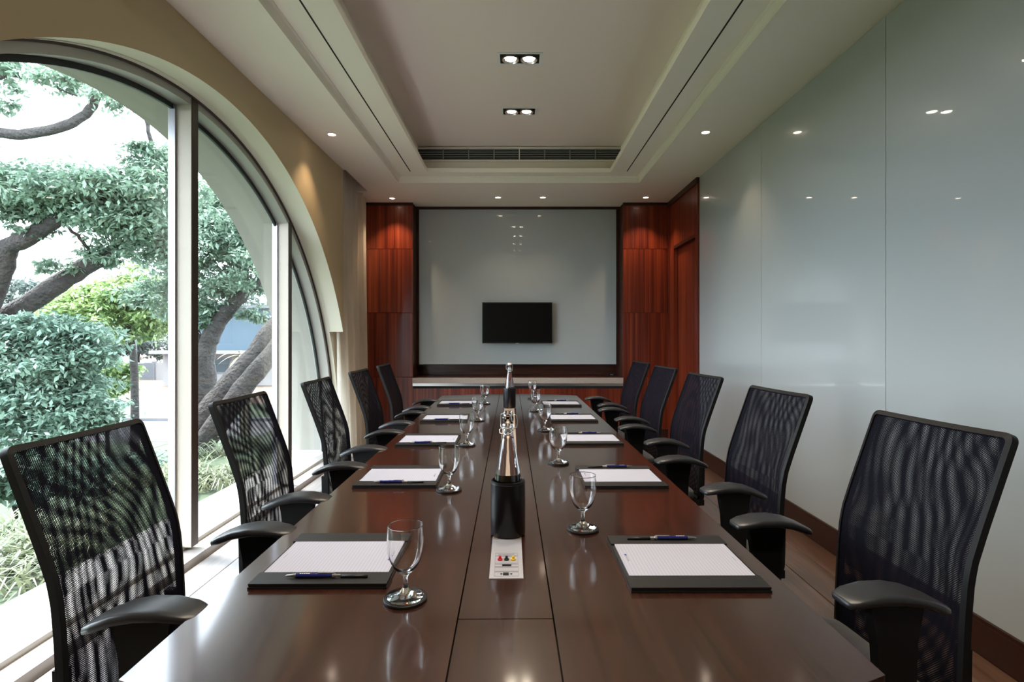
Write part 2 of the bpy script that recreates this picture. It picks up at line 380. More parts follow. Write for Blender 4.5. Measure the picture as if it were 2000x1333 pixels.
def lip_sections(bm, rect, prof):
    """moulding: profile (inset, z) swept round a rectangle, mitred"""
    loops = []
    for d, z in prof:
        x0, x1, y0, y1 = rect[0] + d, rect[1] - d, rect[2] + d, rect[3] - d
        loops.append([bm.verts.new(p) for p in ((x0, y0, z), (x1, y0, z), (x1, y1, z), (x0, y1, z))])
    for A, C in zip(loops, loops[1:] + loops[:1]):
        for k in range(4): bm.faces.new((A[k], A[(k+1) % 4], C[(k+1) % 4], C[k]))
    return bm
obj('step_moulding', lip_sections(bmesh.new(), T1, [(-0.002, Z1 - 0.002), (0.006, Z1 - 0.002), (0.012, Z1 + 0.012), (0.018, Z2 - 0.016), (0.03, Z2 - 0.006), (0.03, Z2 + 0.004), (-0.002, Z2 + 0.004)]), M['ceil'], ceiling)
obj('recess_lip', lip_sections(bmesh.new(), (T2[0]-0.03, T2[1]+0.03, T2[2]-0.03, T2[3]+0.03), [(0, Z2 - 0.004), (0.03, Z2 - 0.004), (0.032, Z2 + 0.044), (0.0, Z2 + 0.05)]), M['ceil'], ceiling)
bm = bmesh.new(); ring(bm, (T3[0]-0.05, T3[1]+0.05, T3[2]-0.05, T3[3]+0.05), T3, Z2 + 0.03, Z3 + 0.02)
obj('recess_side', bm, M['ceil'], ceiling)
obj('upper_ceiling', B(T3[0]-0.05, T3[1]+0.05, T3[2]-0.05, T3[3]+0.05, Z3, Z3 + 0.06), M['ceil_up'], ceiling)
obj('roof_slab', B(-2.45, 2.3, YREAR - 0.2, 8.0, 3.5, 3.62), M['concrete'], ceiling)
for gx in (-1.128, 1.182):                       # narrow air slots in the raised border
    g = bmesh.new(); box(g, gx - 0.005, gx + 0.005, -1.4, 6.0, Z2 - 0.0015, Z2 + 0.001)
    obj('slot', g, M['gap'], ceiling)

# ------------------------------------------------------------------ arched window
XF0, XF1 = -2.085, -1.95                         # frame depth
def arc_band(r0, r1, x0, x1, zmin, n=72):
    bm = bmesh.new(); secs = []
    a0 = math.asin((zmin - ZC)/r1) if zmin > ZC else 0.0
    for i in range(n+1):
        a = a0 + (math.pi - 2*a0)*i/n; c, s = -math.cos(a), math.sin(a)
        secs.append([(x0, YC + r0*c, ZC + r0*s), (x1, YC + r0*c, ZC + r0*s), (x1, YC + r1*c, ZC + r1*s), (x0, YC + r1*c, ZC + r1*s)])
    return loft(bm, secs)
SILL = 0.06
win = struct(obj('window_1', arc_band(RA - 0.055, RA + 0.004, XF0, XF1, SILL), M['frame'], smooth=True, auto=30), 'tall arched window with grey metal frame and two visible mullions')
obj('shadow_gap', arc_band(RA - 0.012, RA + 0.002, XF1 - 0.002, XF1 + 0.012, SILL), M['mulldark'], win, smooth=True, auto=30)
obj('gasket', arc_band(RA - 0.085, RA - 0.05, -2.062, -2.045, SILL), M['gasket'], win, smooth=True, auto=30)
MULL = [1.93, 3.373, 4.81]; MW = 0.07
for y in MULL:
    zt = min(arch(y), arch(y + MW)) - 0.005
    f = obj('mullion', B(XF0, XF1 + 0.004, y, y + MW, SILL, zt), M['mullion'], win, bevel=0.002)
    obj('inner_face', B(XF1 + 0.003, XF1 + 0.007, y + 0.004, y + MW, SILL, zt), M['mulldark'], f)
    for yy in (y - 0.014, y + MW):
        obj('glazing_bead', B(-2.075, -2.035, yy, yy + 0.014, SILL, min(arch(yy), arch(yy+0.014)) - 0.06), M['bead'], f)
edges = [YC - RA + 0.06] + [e for y in MULL for e in (y - 0.002, y + MW + 0.002)] + [YC + RA - 0.06]
for a, b in zip(edges[::2], edges[1::2]):
    top = [(a + (b - a)*i/24, arch(a + (b - a)*i/24, RA - 0.056)) for i in range(25)]
    poly = [(a, SILL)] + [(b, SILL)] + top[::-1]
    obj('glass_pane', prism(bmesh.new(), poly, 0, -2.060, -2.050), M['pane'], win)
sl = B(XO - 0.02, -2.07, YC - RA - 0.02, YC + RA + 0.02, -0.3, 0.035)
obj('outer_sill', sl, M['stone'], win)
obj('inner_sill', B(-2.085, -1.872, YC - RA - 0.02, 7.1, -0.1, SILL - 0.02), M['stone'], win, bevel=0.004)
obj('bottom_rail', B(-2.085, -1.99, YC - RA + 0.01, YC + RA - 0.01, SILL - 0.03, SILL + 0.006), M['frame'], win, bevel=0.002)

# ------------------------------------------------------------------ curtain
def make_curtain():
    bm = bmesh.new(); nu, nv = 120, 24; g = []
    for j in range(nv + 1):
        z = 0.02 + (3.24 - 0.02)*j/nv; t = 1 - j/nv; row = []
        for i in range(nu + 1):
            u = i/nu; ph = u*2*math.pi*5.5 + 0.6*math.sin(u*7) + 0.9
            low = max(0.0, (1.30 - z)/1.30)
            amp = (0.034 + 0.020*t)*(0.8 + 0.2*math.sin(u*17 + 1))
            y = 5.775 - 0.11*low**0.7*(1 - u) + 1.17*u + 0.02*math.sin(ph*2 + 1.0)*t
            x = -1.832 + 0.045*t + 0.045*low**0.7*(1 - u) - 0.03*u - 0.075*math.exp(-u*14) + amp*math.sin(ph) + 0.010*math.sin(u*23 + 2)*t
            row.append(bm.verts.new((x, y, z)))
        g.append(row)
    for j in range(nv):
        for i in range(nu): bm.faces.new((g[j][i], g[j][i+1], g[j+1][i+1], g[j+1][i]))
    return bm
cur = thing('curtain', 'long cream pleated curtain hanging in the corner beside the arched window', 'curtain', (0, 0, 0))
obj('drape', make_curtain(), M['curtain'], cur, smooth=True)
obj('track', B(-1.87, -1.80, 5.76, 6.57, 3.235, 3.252), M['metal'], cur)

# ------------------------------------------------------------------ timber columns, back board, credenza, door
YF = 7.14
def column(name, x0, x1, label):
    c = struct(obj(name, B(x0 + 0.004, x1 - 0.004, YF + 0.02, 7.75, 0, CEIL - 0.002), M['gap']), label)
    lev = [0.14, 0.804, 1.62, 2.43, 2.985]
    for a, b in zip(lev, lev[1:]):
        obj('panel', B(x0, x1, YF, YF + 0.022, a + 0.003, b - 0.003), M['redwood'], c, bevel=0.0015)
    for sx in (x0, x1):
        obj('side_panel', B(sx - 0.004, sx + 0.004, YF + 0.022, 7.70, 0.14, 2.985), M['darkwood'], c)
    obj('plinth', B(x0, x1, YF + 0.004, YF + 0.03, 0, 0.14), M['trimwood'], c)
    obj('cornice', B(x0, x1, YF - 0.008, YF + 0.03, 2.985, CEIL), M['trimwood'], c)
    return c
column('trim_1', -2.0, -1.311, 'left red striped timber column beside the curtain')
column('trim_2', 1.357, XR + 0.01, 'right red striped timber column beside the door')
top = struct(obj('trim_3', B(-1.311, 1.357, YB - 0.03, 7.75, 2.985, CEIL), M['trimwood']), 'dark timber strip above the glass board')
brd = thing('glass_board', 'large white glass board between the two timber columns', 'board', (0.02, YB, 0.954))
obj('glass_sheet', B(-1.292, 1.292, -0.008, 0.006, 0.0, 2.03), M['pglass'], brd, bevel=0.0015)
obj('backing', B(-1.33, 1.33, 0.006, 0.05, -0.01, 2.04), M['trimwood'], brd)
cz = thing('credenza', 'built in timber credenza with brown stone top under the glass board', 'credenza', (0, 0, 0))
obj('worktop', B(-1.309, 1.352, 7.122, 7.74, 0.728, 0.798), M['darkwood'], cz, bevel=0.003)
obj('front_edge', B(-1.309, 1.352, 7.10, 7.1215, 0.728, 0.7985), M['stonetop'], cz, bevel=0.003)
obj('metal_strip', B(-1.309, 1.352, 7.118, 7.16, 0.692, 0.727), M['metal'], cz)
obj('shadow_strip', B(-1.305, 1.35, 7.135, 7.7, 0.66, 0.692), M['gap'], cz)
obj('backsplash', B(-1.307, 1.352, 7.66, 7.74, 0.798, 1.0), M['darkwood'], cz)
for i in range(4):
    w4 = (1.352 + 1.309)/4; x0 = -1.309 + i*w4
    obj('door', B(x0 + 0.002, x0 + w4 - 0.002, 7.14, 7.162, 0.09, 0.672), M['redwood'], cz, bevel=0.0015)
obj('carcass', B(-1.305, 1.348, 7.163, 7.7, 0.05, 0.66), M['gap'], cz)
obj('plinth', B(-1.305, 1.348, 7.19, 7.3, 0.0, 0.09), M['trimwood'], cz)
dev = thing('cable_outlet', 'small black outlet box at the right end of the credenza top', 'outlet', (1.27, 7.52, 0.798))
obj('body', B(-0.045, 0.045, -0.03, 0.03, 0, 0.028), M['bezel'], dev, bevel=0.004); obj('socket', B(-0.02, 0.02, -0.033, -0.029, 0.006, 0.020), M['metal'], dev)

# door in the right wall
dr = struct(obj('door_1', bmesh.new(), M['redwood']), 'red timber door with timber frame on the right')
Y0, Y1 = 5.99, YF
obj('overpanel', B(XR - 0.012, XR + 0.054, Y0 + 0.075, Y1 - 0.05, 2.43, 2.955), M['redwood'], dr, bevel=0.002)
obj('cornice', B(XR - 0.03, XR + 0.054, Y0, Y1, 2.955, CEIL), M['trimwood'], dr)
obj('jamb', B(XR - 0.018, XR + 0.012, Y0, Y0 + 0.075, 0, 2.955), M['redwood'], dr, bevel=0.003)
obj('jamb', B(XR - 0.018, XR + 0.054, Y1 - 0.24, Y1 - 0.05, 0, 2.43), M['redwood'], dr, bevel=0.003)
obj('jamb', B(XR - 0.022, XR + 0.054, Y1 - 0.05, Y1 + 0.002, 0, 2.955), M['redwood'], dr, bevel=0.003)
obj('head', B(XR - 0.016, XR + 0.054, Y0 + 0.075, Y1 - 0.24, 2.395, 2.43), M['trimwood'], dr, bevel=0.002)
obj('leaf', B(XR + 0.034, XR + 0.053, Y0 + 0.0755, Y1 - 0.2405, 0.005, 2.393), M['redwood'], dr)

# television
tv = thing('television', 'flat black television mounted low on the white glass board', 'television', (0.015, 7.30, 1.495))
obj('bezel', B(-0.453, 0.453, -0.02, 0.02, -0.266, 0.266), M['bezel'], tv, bevel=0.004)
obj('screen', B(-0.441, 0.441, -0.0215, -0.0195, -0.248, 0.254), M['screen'], tv)
obj('wall_bracket', B(-0.2, 0.2, 0.02, 0.083, -0.12, 0.12), M['bezel'], tv)
obj('badge', B(-0.022, 0.022, -0.024, -0.015, -0.272, -0.262), M['metal'], tv, bevel=0.001)

# ------------------------------------------------------------------ ceiling fittings
gr = thing('air_grille', 'long grey linear air grille in the far side of the ceiling recess', 'grille', ((T3[0]+T3[1])/2, T3[3], 3.29))
HW = (T3[1] - T3[0])/2
obj('backing', B(-HW, HW, -0.006, -0.001, -0.06, 0.075), M['gap'], gr)
fb = bmesh.new(); box(fb, -HW, HW, -0.03, -0.006, 0.068, 0.082); box(fb, -HW, HW, -0.03, -0.006, -0.068, -0.054)
obj('frame', fb, M['ceil'], gr)
for i in range(5):
    z = -0.045 + 0.026*i
    for s in (-1, 1):
        sb = bmesh.new(); box(sb, min(0.006*s, HW*s), max(0.006*s, HW*s), -0.024, -0.008, z - 0.003, z + 0.003, Matrix.Translation((0, -0.016, z)) @ Matrix.Rotation(R(-25), 4, 'X') @ Matrix.Translation((0, 0.016, -z)))
        obj('slat', sb, M['grille'], gr)
for i in range(-4, 5):
    x = i*HW/4.0
    if abs(i) < 4: obj('divider', B(x - 0.005, x + 0.005, -0.028, -0.006, -0.054, 0.068), M['grille'] if i else M['ceil'], gr)

def spot(parent, x, y, z, watts, angle, blend, col, tilt=(0, 0), r=0.03):
    d = bpy.data.lights.new('bulb', 'SPOT'); d.energy = watts; d.spot_size = R(angle); d.spot_blend = blend; d.color = col; d.shadow_soft_size = r
    o = bpy.data.objects.new('bulb', d); COL.objects.link(o); o.parent = parent; o.location = (x, y, z); o.rotation_euler = (R(tilt[0]), R(tilt[1]), 0)
    return o
def twin(loc, label):
    t = thing('twin_spotlight', label, 'ceiling light', loc, 0, 'twin recessed spotlights')
    fr = bmesh.new(); ring(fr, (-0.165, 0.165, -0.09, 0.09), (-0.145, 0.145, -0.072, 0.072), -0.006, 0.0); obj('trim_frame', fr, M['white'], t, bevel=0.0015)
    obj('housing', B(-0.145, 0.145, -0.072, 0.072, -0.002, 0.0), M['gap'], t)
    for s in (-0.068, 0.068):
        rg = lathe(bmesh.new(), [(0.036, -0.002), (0.063, -0.002), (0.063, -0.014), (0.058, -0.017), (0.052, -0.012), (0.046, -0.006), (0.036, -0.004), (0.036, -0.002)], 32, s); rr = obj('lamp_ring', rg, M['metal'], t, smooth=True, auto=40)
        obj('lamp', lathe(bmesh.new(), [(0.0, -0.009), (0.026, -0.008), (0.040, -0.0065), (0.040, -0.003), (0, -0.003)], 28, s), M['lamp'], rr)
        spot(t, s, 0, -0.03, TWIN_W, 110, 0.9, (1.0, 0.84, 0.66), r=0.045)
    return t
for y, lb in ((4.17, 'twin recessed spotlight nearer the camera in the upper ceiling'), (5.15, 'twin recessed spotlight farther away, towards the air grille'), (3.19, 'third twin recessed spotlight from the air grille, above the table'), (2.21, 'fourth twin recessed spotlight from the air grille, above the table'), (1.23, 'fifth twin recessed spotlight from the air grille'), (0.25, 'sixth twin recessed spotlight from the air grille')):
    twin((0.027, y, Z3), lb)
def downlight(x, y, label, watts=DOWN_W):
    t = thing('downlight', label, 'ceiling light', (x, y, Z1), 0, 'small round downlights')
    obj('trim_ring', lathe(bmesh.new(), [(0.030, -0.001), (0.043, -0.001), (0.043, -0.004), (0.034, -0.007), (0.030, -0.004), (0.030, -0.001)], 32), M['white'], t, smooth=True, auto=40)
    obj('lamp', lathe(bmesh.new(), [(0, -0.004), (0.030, -0.004), (0.030, -0.001), (0, -0.001)], 24), M['lamp_small'], t)
    spot(t, 0, 0, -0.02, watts, 92, 0.7, (1.0, 0.72, 0.46), r=0.02)
    return t
downlight(-1.518, 6.90, 'small round downlight in front of the left timber column', 18.0)
downlight(-0.22, 6.86, 'small round downlight left of centre above the glass board', 5.0)
downlight(0.326, 6.86, 'small round downlight right of centre above the glass board', 5.0)
downlight(1.58, 6.86, 'small round downlight in front of the right timber column', 17.0)
downlight(-1.541, 4.71, 'small round downlight in the ceiling border beside the arched window')
downlight(1.568, 4.66, 'small round downlight in the ceiling border beside the white glass wall')

# ------------------------------------------------------------------ conference table
TZ = 0.75; TR = R(0.573)
def tx(Y): return -0.010 - 0.0100*Y
table = thing('conference_table', 'long dark brown wood conference table with bowed ends and a central cable strip', 'table', (tx(3.2), 3.2, 0), TR)
HWT, HL, BOW, IN = 0.65, 2.245, 0.15, 0.098
def bow(x): return HL + BOW*(1 - (x/HWT)**2)
TH = 0.045
def top_piece(name, poly):
    bm = prism(bmesh.new(), poly, 2, TZ - TH, TZ); obj(name, bm, M['table'], table, bevel=0.0018)
g = 0.0016; seam = -0.03
for sx in (-1, 1):
    xa, xb = IN + g, HWT
    cx = [xa + (xb - xa)*i/10 for i in range(11)]
    near = [(sx*x, -bow(x)) for x in cx]; far = [(sx*x, bow(x)) for x in cx]
    top_piece('top_panel', near + [(sx*xb, seam - g/2), (sx*xa, seam - g/2)])
    top_piece('top_panel', far + [(sx*xb, seam + g/2), (sx*xa, seam + g/2)])
cx = [-IN + g + (2*IN - 2*g)*i/6 for i in range(7)]
NE, FE = -2.048, 1.97
top_piece('top_panel', [(x, -bow(x)) for x in cx] + [(IN - g, NE - g), (-IN + g, NE - g)])
top_piece('top_panel', [(x, bow(x)) for x in cx] + [(IN - g, FE + g), (-IN + g, FE + g)])
obj('cable_flap', B(-IN + g, IN - g, NE + g, seam - g/2, TZ - 0.02, TZ), M['table'], table, bevel=0.0018)
obj('cable_flap', B(-IN + g, IN - g, seam + g/2, FE - g, TZ - 0.02, TZ), M['table'], table, bevel=0.0018)
pl = [(x, -bow(x) + 0.05) for x in [-0.6 + 0.12*i for i in range(11)]] + [(x, bow(x) - 0.05) for x in [0.6 - 0.12*i for i in range(11)]]
obj('under_frame', prism(bmesh.new(), pl, 2, TZ - 0.10, TZ - TH - 0.001), M['gap'], table)
for y0 in (-1.75, -0.04, 1.67):
    obj('pedestal', B(-0.22, 0.22, y0, y0 + 0.08, 0.03, TZ - 0.10), M['darkwood'], table, bevel=0.003)
    obj('foot', B(-0.30, 0.30, y0 - 0.03, y0 + 0.11, 0.0, 0.03), M['trimwood'], table, bevel=0.003)
obj('modesty_panel', B(-0.02, 0.02, -1.67, 1.67, 0.12, TZ - 0.10), M['darkwood'], table)
# cable strip let into the flaps
SZ = TZ + 0.002
strip = obj('cable_strip', B(-0.041, 0.041, 1.60 - 3.2, 4.58 - 3.2, TZ - 0.001, SZ), M['runner'], table)
cp = obj('connector_plate', B(-0.041, 0.041, 1.34 - 3.2, 1.597 - 3.2, TZ - 0.001, SZ), M['module'], table, bevel=0.0006)
def on_plate(name, x0, x1, y0, y1, h, m):
    return obj(name, B(x0, x1, y0 - 3.2, y1 - 3.2, SZ - 0.0002, SZ + h), m, cp)
for ya, yb in ((1.352, 1.376), (1.380, 1.404), (1.408, 1.424), (1.428, 1.474), (1.478, 1.494)):
    fr = bmesh.new(); ring(fr, (-0.030, 0.030, ya - 3.2, yb - 3.2), (-0.0288, 0.0288, ya + 0.0012 - 3.2, yb - 0.0012 - 3.2), SZ - 0.0002, SZ + 0.0006); obj('module_frame', fr, M['ink'], cp)
on_plate('display_port', -0.008, 0.006, 1.357, 1.371, 0.001, M['black'])
for x in (-0.012, 0.012): obj('screw', lathe(bmesh.new(), [(0, 0.0012), (0.0028, 0.0012), (0.0028, 0), (0, 0)], 12, x, 1.364 - 3.2, SZ), M['black'], cp)
on_plate('data_port', -0.011, 0.012, 1.411, 1.421, 0.001, M['black'])
for x, m in ((-0.017, 'red'), (0.0, 'black'), (0.017, 'yellow')):
    obj('audio_jack', lathe(bmesh.new(), [(0, 0.010), (0.0030, 0.010), (0.0038, 0.004), (0.0065, 0.0035), (0.0065, 0), (0, 0)], 16, x, 1.45 - 3.2, SZ), M[m], cp, smooth=True, auto=40)
obj('label_strip', B(-0.022, 0.020, 1.483 - 3.2, 1.489 - 3.2, SZ, SZ + 0.0004), M['ink'], cp)

# ------------------------------------------------------------------ chairs
PROF = [(-0.190, 0.445), (-0.194, 0.56), (-0.200, 0.68), (-0.207, 0.755), (-0.216, 0.80), (-0.240, 0.87), (-0.270, 0.95), (-0.300, 1.03), (-0.322, 1.088)]
plen = [0]
for a, b in zip(PROF, PROF[1:]): plen.append(plen[-1] + math.hypot(b[0]-a[0], b[1]-a[1]))
SL = plen[-1]
def prof_at(s):
    s = max(0, min(SL, s)); i = max(k for k in range(len(PROF)-1) if plen[k] <= s + 1e-9)
    t = (s - plen[i])/(plen[i+1] - plen[i]); a, b = PROF[i], PROF[i+1]
    dx, dz = b[0]-a[0], b[1]-a[1]; l = math.hypot(dx, dz)
    return (a[0] + dx*t, a[1] + dz*t, dz/l, -dx/l)       # point + forward normal
HB = 0.222
def back_pt(y, s, d):
    x, z, nx, nz = prof_at(s); c = -0.012*(1 - (y/HB)**2)
    return (x + nx*(d + c), y, z + nz*(d + c))
def rrect(hw, s0, s1, r, n=6, side=10, up=22):
    pts = []
    def arc(cx, cs, a0):
        for i in range(n+1): a = a0 + math.pi/2*i/n; pts.append((cx + r*math.cos(a), cs + r*math.sin(a)))
    def line(a, b, k):
        for i in range(1, k): pts.append((a[0] + (b[0]-a[0])*i/k, a[1] + (b[1]-a[1])*i/k))
    arc(hw - r, s0 + r, -math.pi/2); line((hw, s0 + r), (hw, s1 - r), up)
    arc(hw - r, s1 - r, 0); line((hw - r, s1), (-hw + r, s1), side)
    arc(-hw + r, s1 - r, math.pi/2); line((-hw, s1 - r), (-hw, s0 + r), up)
    arc(-hw + r, s0 + r, math.pi); line((-hw + r, s0), (hw - r, s0), side)
    return pts
def net_patch(d, bulge):
    bm = bmesh.new(); nu, nv = 12, 36; gg = []
    for j in range(nv+1):
        s = 0.008 + (SL - 0.020)*j/nv
        gg.append([bm.verts.new(back_pt((HB - 0.010)*(2*i/nu - 1), s, d - bulge*math.sin(math.pi*i/nu)*math.sin(math.pi*j/nv))) for i in range(nu+1)])
    for j in range(nv):
        for i in range(nu): bm.faces.new((gg[j][i], gg[j][i+1], gg[j+1][i+1], gg[j+1][i]))
    return bm
def make_chair(label):
    t = thing('office_chair', label, 'chair', (0, 0, 0), 0, 'mesh chairs around the conference table')
    o_, i_ = rrect(HB, 0, SL, 0.022), rrect(HB - 0.012, 0.014, SL - 0.014, 0.012)
    bm = bmesh.new(); D = 0.011
    secs = []
    for (a, b) in zip(o_, i_):
        secs.append([bm.verts.new(back_pt(a[0], a[1], D*0.6)), bm.verts.new(back_pt(b[0], b[1], D)), bm.verts.new(back_pt(b[0], b[1], -D)), bm.verts.new(back_pt(a[0], a[1], -D))])
    n = len(secs)
    for k in range(n):
        A, C = secs[k], secs[(k+1) % n]
        for q in range(4): bm.faces.new((A[q], A[(q+1) % 4], C[(q+1) % 4], C[q]))
    obj('back_frame', bm, M['chair'], t, smooth=True, auto=40)
    obj('front_mesh', net_patch(0.007, 0.0), M['netf'], t, smooth=True)
    obj('rear_mesh', net_patch(-0.009, 0.010), M['netr'], t, smooth=True)
    # lower back bracket, two bars reaching under the seat
    for s in (-1, 1):
        y = s*0.195
        obj('back_bracket', loft(bmesh.new(), [[(x - 0.012, y - 0.012, z), (x + 0.012, y - 0.012, z), (x + 0.012, y + 0.012, z), (x - 0.012, y + 0.012, z)] for x, z in ((-0.214, 0.60), (-0.212, 0.50), (-0.210, 0.44), (-0.196, 0.395))]), M['chair'], t, bevel=0.004)
    cb = bmesh.new(); box(cb, -0.222, -0.10, -0.03, 0.03, 0.385, 0.41); box(cb, -0.224, -0.196, -0.205, 0.205, 0.395, 0.425)
    obj('tilt_bar', cb, M['chair'], t, bevel=0.006)
    # seat cushion
    ss = []
    for x, hw, zt, zb in ((-0.175, 0.17, 0.470, 0.440), (-0.165, 0.205, 0.482, 0.425), (-0.10, 0.232, 0.486, 0.415), (0.05, 0.240, 0.486, 0.412), (0.18, 0.236, 0.484, 0.414), (0.25, 0.215, 0.468, 0.42), (0.268, 0.18, 0.450, 0.430)):
        sec = []
        for k in range(20):
            a = 2*math.pi*k/20; c, s = math.cos(a), math.sin(a)
            sec.append((x, hw*math.copysign(abs(c)**0.35, c), (zt + zb)/2 + (zt - zb)/2*math.copysign(abs(s)**0.5, s)))
        ss.append(sec)
    obj('seat', loft(bmesh.new(), ss), M['fabric'], t, smooth=True)
    obj('seat_pan', B(-0.14, 0.16, -0.13, 0.13, 0.385, 0.425), M['chair'], t, bevel=0.01)
    # arms
    for s in (-1, 1):
        y = s*0.262
        pts = [(-0.050, 0.742), (0.072, 0.742), (0.058, 0.66), (0.050, 0.52), (0.055, 0.41), (-0.035, 0.41), (-0.030, 0.52), (-0.034, 0.66)]
        sp = prism(bmesh.new(), pts, 1, y - 0.013, y + 0.013)
        box(sp, -0.035, 0.055, min(s*0.11, y), max(s*0.11, y), 0.398, 0.416)
        a = obj('arm_support', sp, M['chair'], t, bevel=0.004)
        secs = []
        for x, z, hw, th in ((-0.114, 0.728, 0.026, 0.012), (-0.108, 0.733, 0.034, 0.020), (-0.085, 0.745, 0.042, 0.026), (-0.045, 0.760, 0.046, 0.026), (0.0, 0.768, 0.047, 0.026), (0.05, 0.768, 0.046, 0.025), (0.095, 0.760, 0.042, 0.022), (0.118, 0.752, 0.034, 0.017), (0.124, 0.748, 0.024, 0.010)):
            yy = s*0.245; sec = []
            for k in range(16):
                q = 2*math.pi*k/16; c, sn = math.cos(q), math.sin(q)
                sec.append((x, yy + hw*math.copysign(abs(c)**0.5, c), z - th/2 + th/2*math.copysign(abs(sn)**0.55, sn)))
            secs.append(sec)
        obj('arm_pad', loft(bmesh.new(), secs), M['pad'], a, smooth=True)
    # pedestal
    obj('gas_lift', lathe(bmesh.new(), [(0, 0.10), (0.028, 0.10), (0.028, 0.27), (0.014, 0.27), (0.014, 0.39), (0, 0.39)], 20), M['chair'], t, smooth=True, auto=40)
    for k in range(5):
        a = 2*math.pi*k/5 + 0.3; c, s = math.cos(a), math.sin(a)
        lg = tube(bmesh.new(), [(0.02*c, 0.02*s, 0.115), (0.16*c, 0.16*s, 0.10), (0.30*c, 0.30*s, 0.075)], [0.028, 0.022, 0.014], 8, 0.8)
        l = obj('leg', lg, M['chair'], t, smooth=True)
        w2 = bmesh.new()
        for q in (-0.016, 0.016):
            wv = lathe(bmesh.new(), [(0, -0.008), (0.022, -0.008), (0.026, -0.004), (0.026, 0.004), (0.022, 0.008), (0, 0.008)], 16)
            wv.transform(Matrix.Translation((0.30*c - q*s, 0.30*s + q*c, 0.0262)) @ Matrix.Rotation(a + math.pi/2, 4, 'Z') @ Matrix.Rotation(R(90), 4, 'Y'))
            tmp = bpy.data.meshes.new('tmp'); wv.to_mesh(tmp); wv.free(); w2.from_mesh(tmp); bpy.data.meshes.remove(tmp)
        box(w2, 0.30*c - 0.012, 0.30*c + 0.012, 0.30*s - 0.012, 0.30*s + 0.012, 0.03, 0.066)
        obj('caster', w2, M['rubber'], l, smooth=True, auto=40)
    return t
ORD = ['nearest the camera', 'second from the camera', 'third from the camera', 'fourth from the camera', 'farthest away']
chairs = []
# (x, y, rotation) of the seat centre: window side faces +x, glass-wall side faces -x
LEFT = [(-0.782, 1.43, 0), (-0.782, 2.25, 0), (-0.785, 3.125, R(1)), (-0.79, 3.97, 0), (-0.80, 4.76, R(1))]
RIGHT = [(0.805, 1.48, R(180 + 5)), (0.785, 2.335, R(180 + 6)), (0.785, 3.26, R(180 + 6)), (0.775, 4.09, R(180 + 5)), (0.77, 4.87, R(180 + 5))]
c0 = make_chair('black mesh office chair on the window side, nearest the camera')
for side, row in (('window side', LEFT), ('glass wall side', RIGHT)):
    for i, (x, y, rz) in enumerate(row):
        lb = 'black mesh office chair on the %s, %s' % (side, ORD[i])
        if side == 'window side' and i == 0: c0.location = (x, y, 0); c0.rotation_euler = (0, 0, rz)
        else:
            c = dup(c0, (x, y, 0), rz, lb)
            if x > 0: c.scale = (1, 1, 1.014)

# ------------------------------------------------------------------ table settings
def make_folder(label):
    t = thing('writing_folder', label, 'folder', (0, 0, TZ), 0, 'black folders with notepads')
    fb = B(-0.159, 0.159, -0.166, 0.166, 0.0, 0.0045); obj('back_cover', fb, M['leather'], t, bevel=0.0015)
    obj('board', B(-0.157, 0.157, -0.164, 0.164, 0.0047, 0.0085), M['leather'], t, bevel=0.0015)
    for s in (-1, 1):
        obj('strap', B(-0.158, 0.158, min(s*0.101, s*0.165), max(s*0.101, s*0.165), 0.0086, 0.0125), M['leather'], t, bevel=0.0012)
    pp = B(-0.149, 0.149, -0.1045, 0.1045, 0.0086, 0.0122)
    pd = obj('notepad', pp, M['paper'], t)
    mk = bmesh.new(); box(mk, -0.136, -0.131, 0.022, 0.030, 0.0122, 0.0125); obj('emblem', mk, M['inkblue'], pd)
    mk = bmesh.new()
    for i in range(6): box(mk, -0.136 + 0.0012*(i % 2), -0.132 + 0.0012*((i+1) % 2), 0.016 - 0.0062*i, 0.0198 - 0.0062*i, 0.0122, 0.0124)
    for i in range(7): box(mk, 0.137, 0.1385, 0.010 - 0.004*i, 0.0128 - 0.004*i, 0.0122, 0.0124)
    obj('letterhead', mk, M['ink'], pd)
    lp = tube(bmesh.new(), [(-0.107, 0.133, 0.0160), (-0.044, 0.133, 0.0160)], 0.0036, 8); obj('pen_loop', lp, M['leather'], t, smooth=True)
    return t
def make_pen(label):
    t = thing('pen', label, 'pen', (0, 0, 0), 0, 'blue ballpoint pens on the folders')
    def part(name, prof, m):
        b = lathe(bmesh.new(), prof, 16); b.transform(Matrix.Rotation(R(90), 4, 'Y')); return obj(name, b, m, t, smooth=True, auto=40)
    part('barrel', [(0, -0.048), (0.0045, -0.048), (0.0053, 0.0), (0.0050, 0.038), (0, 0.038)], M['penblue'])
    part('tip', [(0, 0.036), (0.0047, 0.0385), (0.0018, 0.060), (0, 0.064)], M['metal'])
    part('cap', [(0, -0.066), (0.0030, -0.066), (0.0032, -0.054), (0.0050, -0.053), (0.0050, -0.047), (0, -0.047)], M['metal'])
    obj('clip', B(-0.052, -0.012, -0.0016, 0.0016, 0.0054, 0.0068), M['metal'], t)
    pr = bmesh.new()
    for i in range(5): box(pr, 0.006 + 0.005*i, 0.0095 + 0.005*i, -0.0012, 0.0012, 0.0049, 0.0054)
    obj('print', pr, M['white'], t)
    return t
FOLD_L = [(-0.456, 1.452), (-0.4645, 2.30), (-0.476, 3.10), (-0.486, 3.92), (-0.496, 4.80)]
FOLD_R = [(0.417, 1.433), (0.417, 2.29), (0.408, 3.13), (0.390, 3.93), (0.376, 4.76)]
f0 = p0 = None
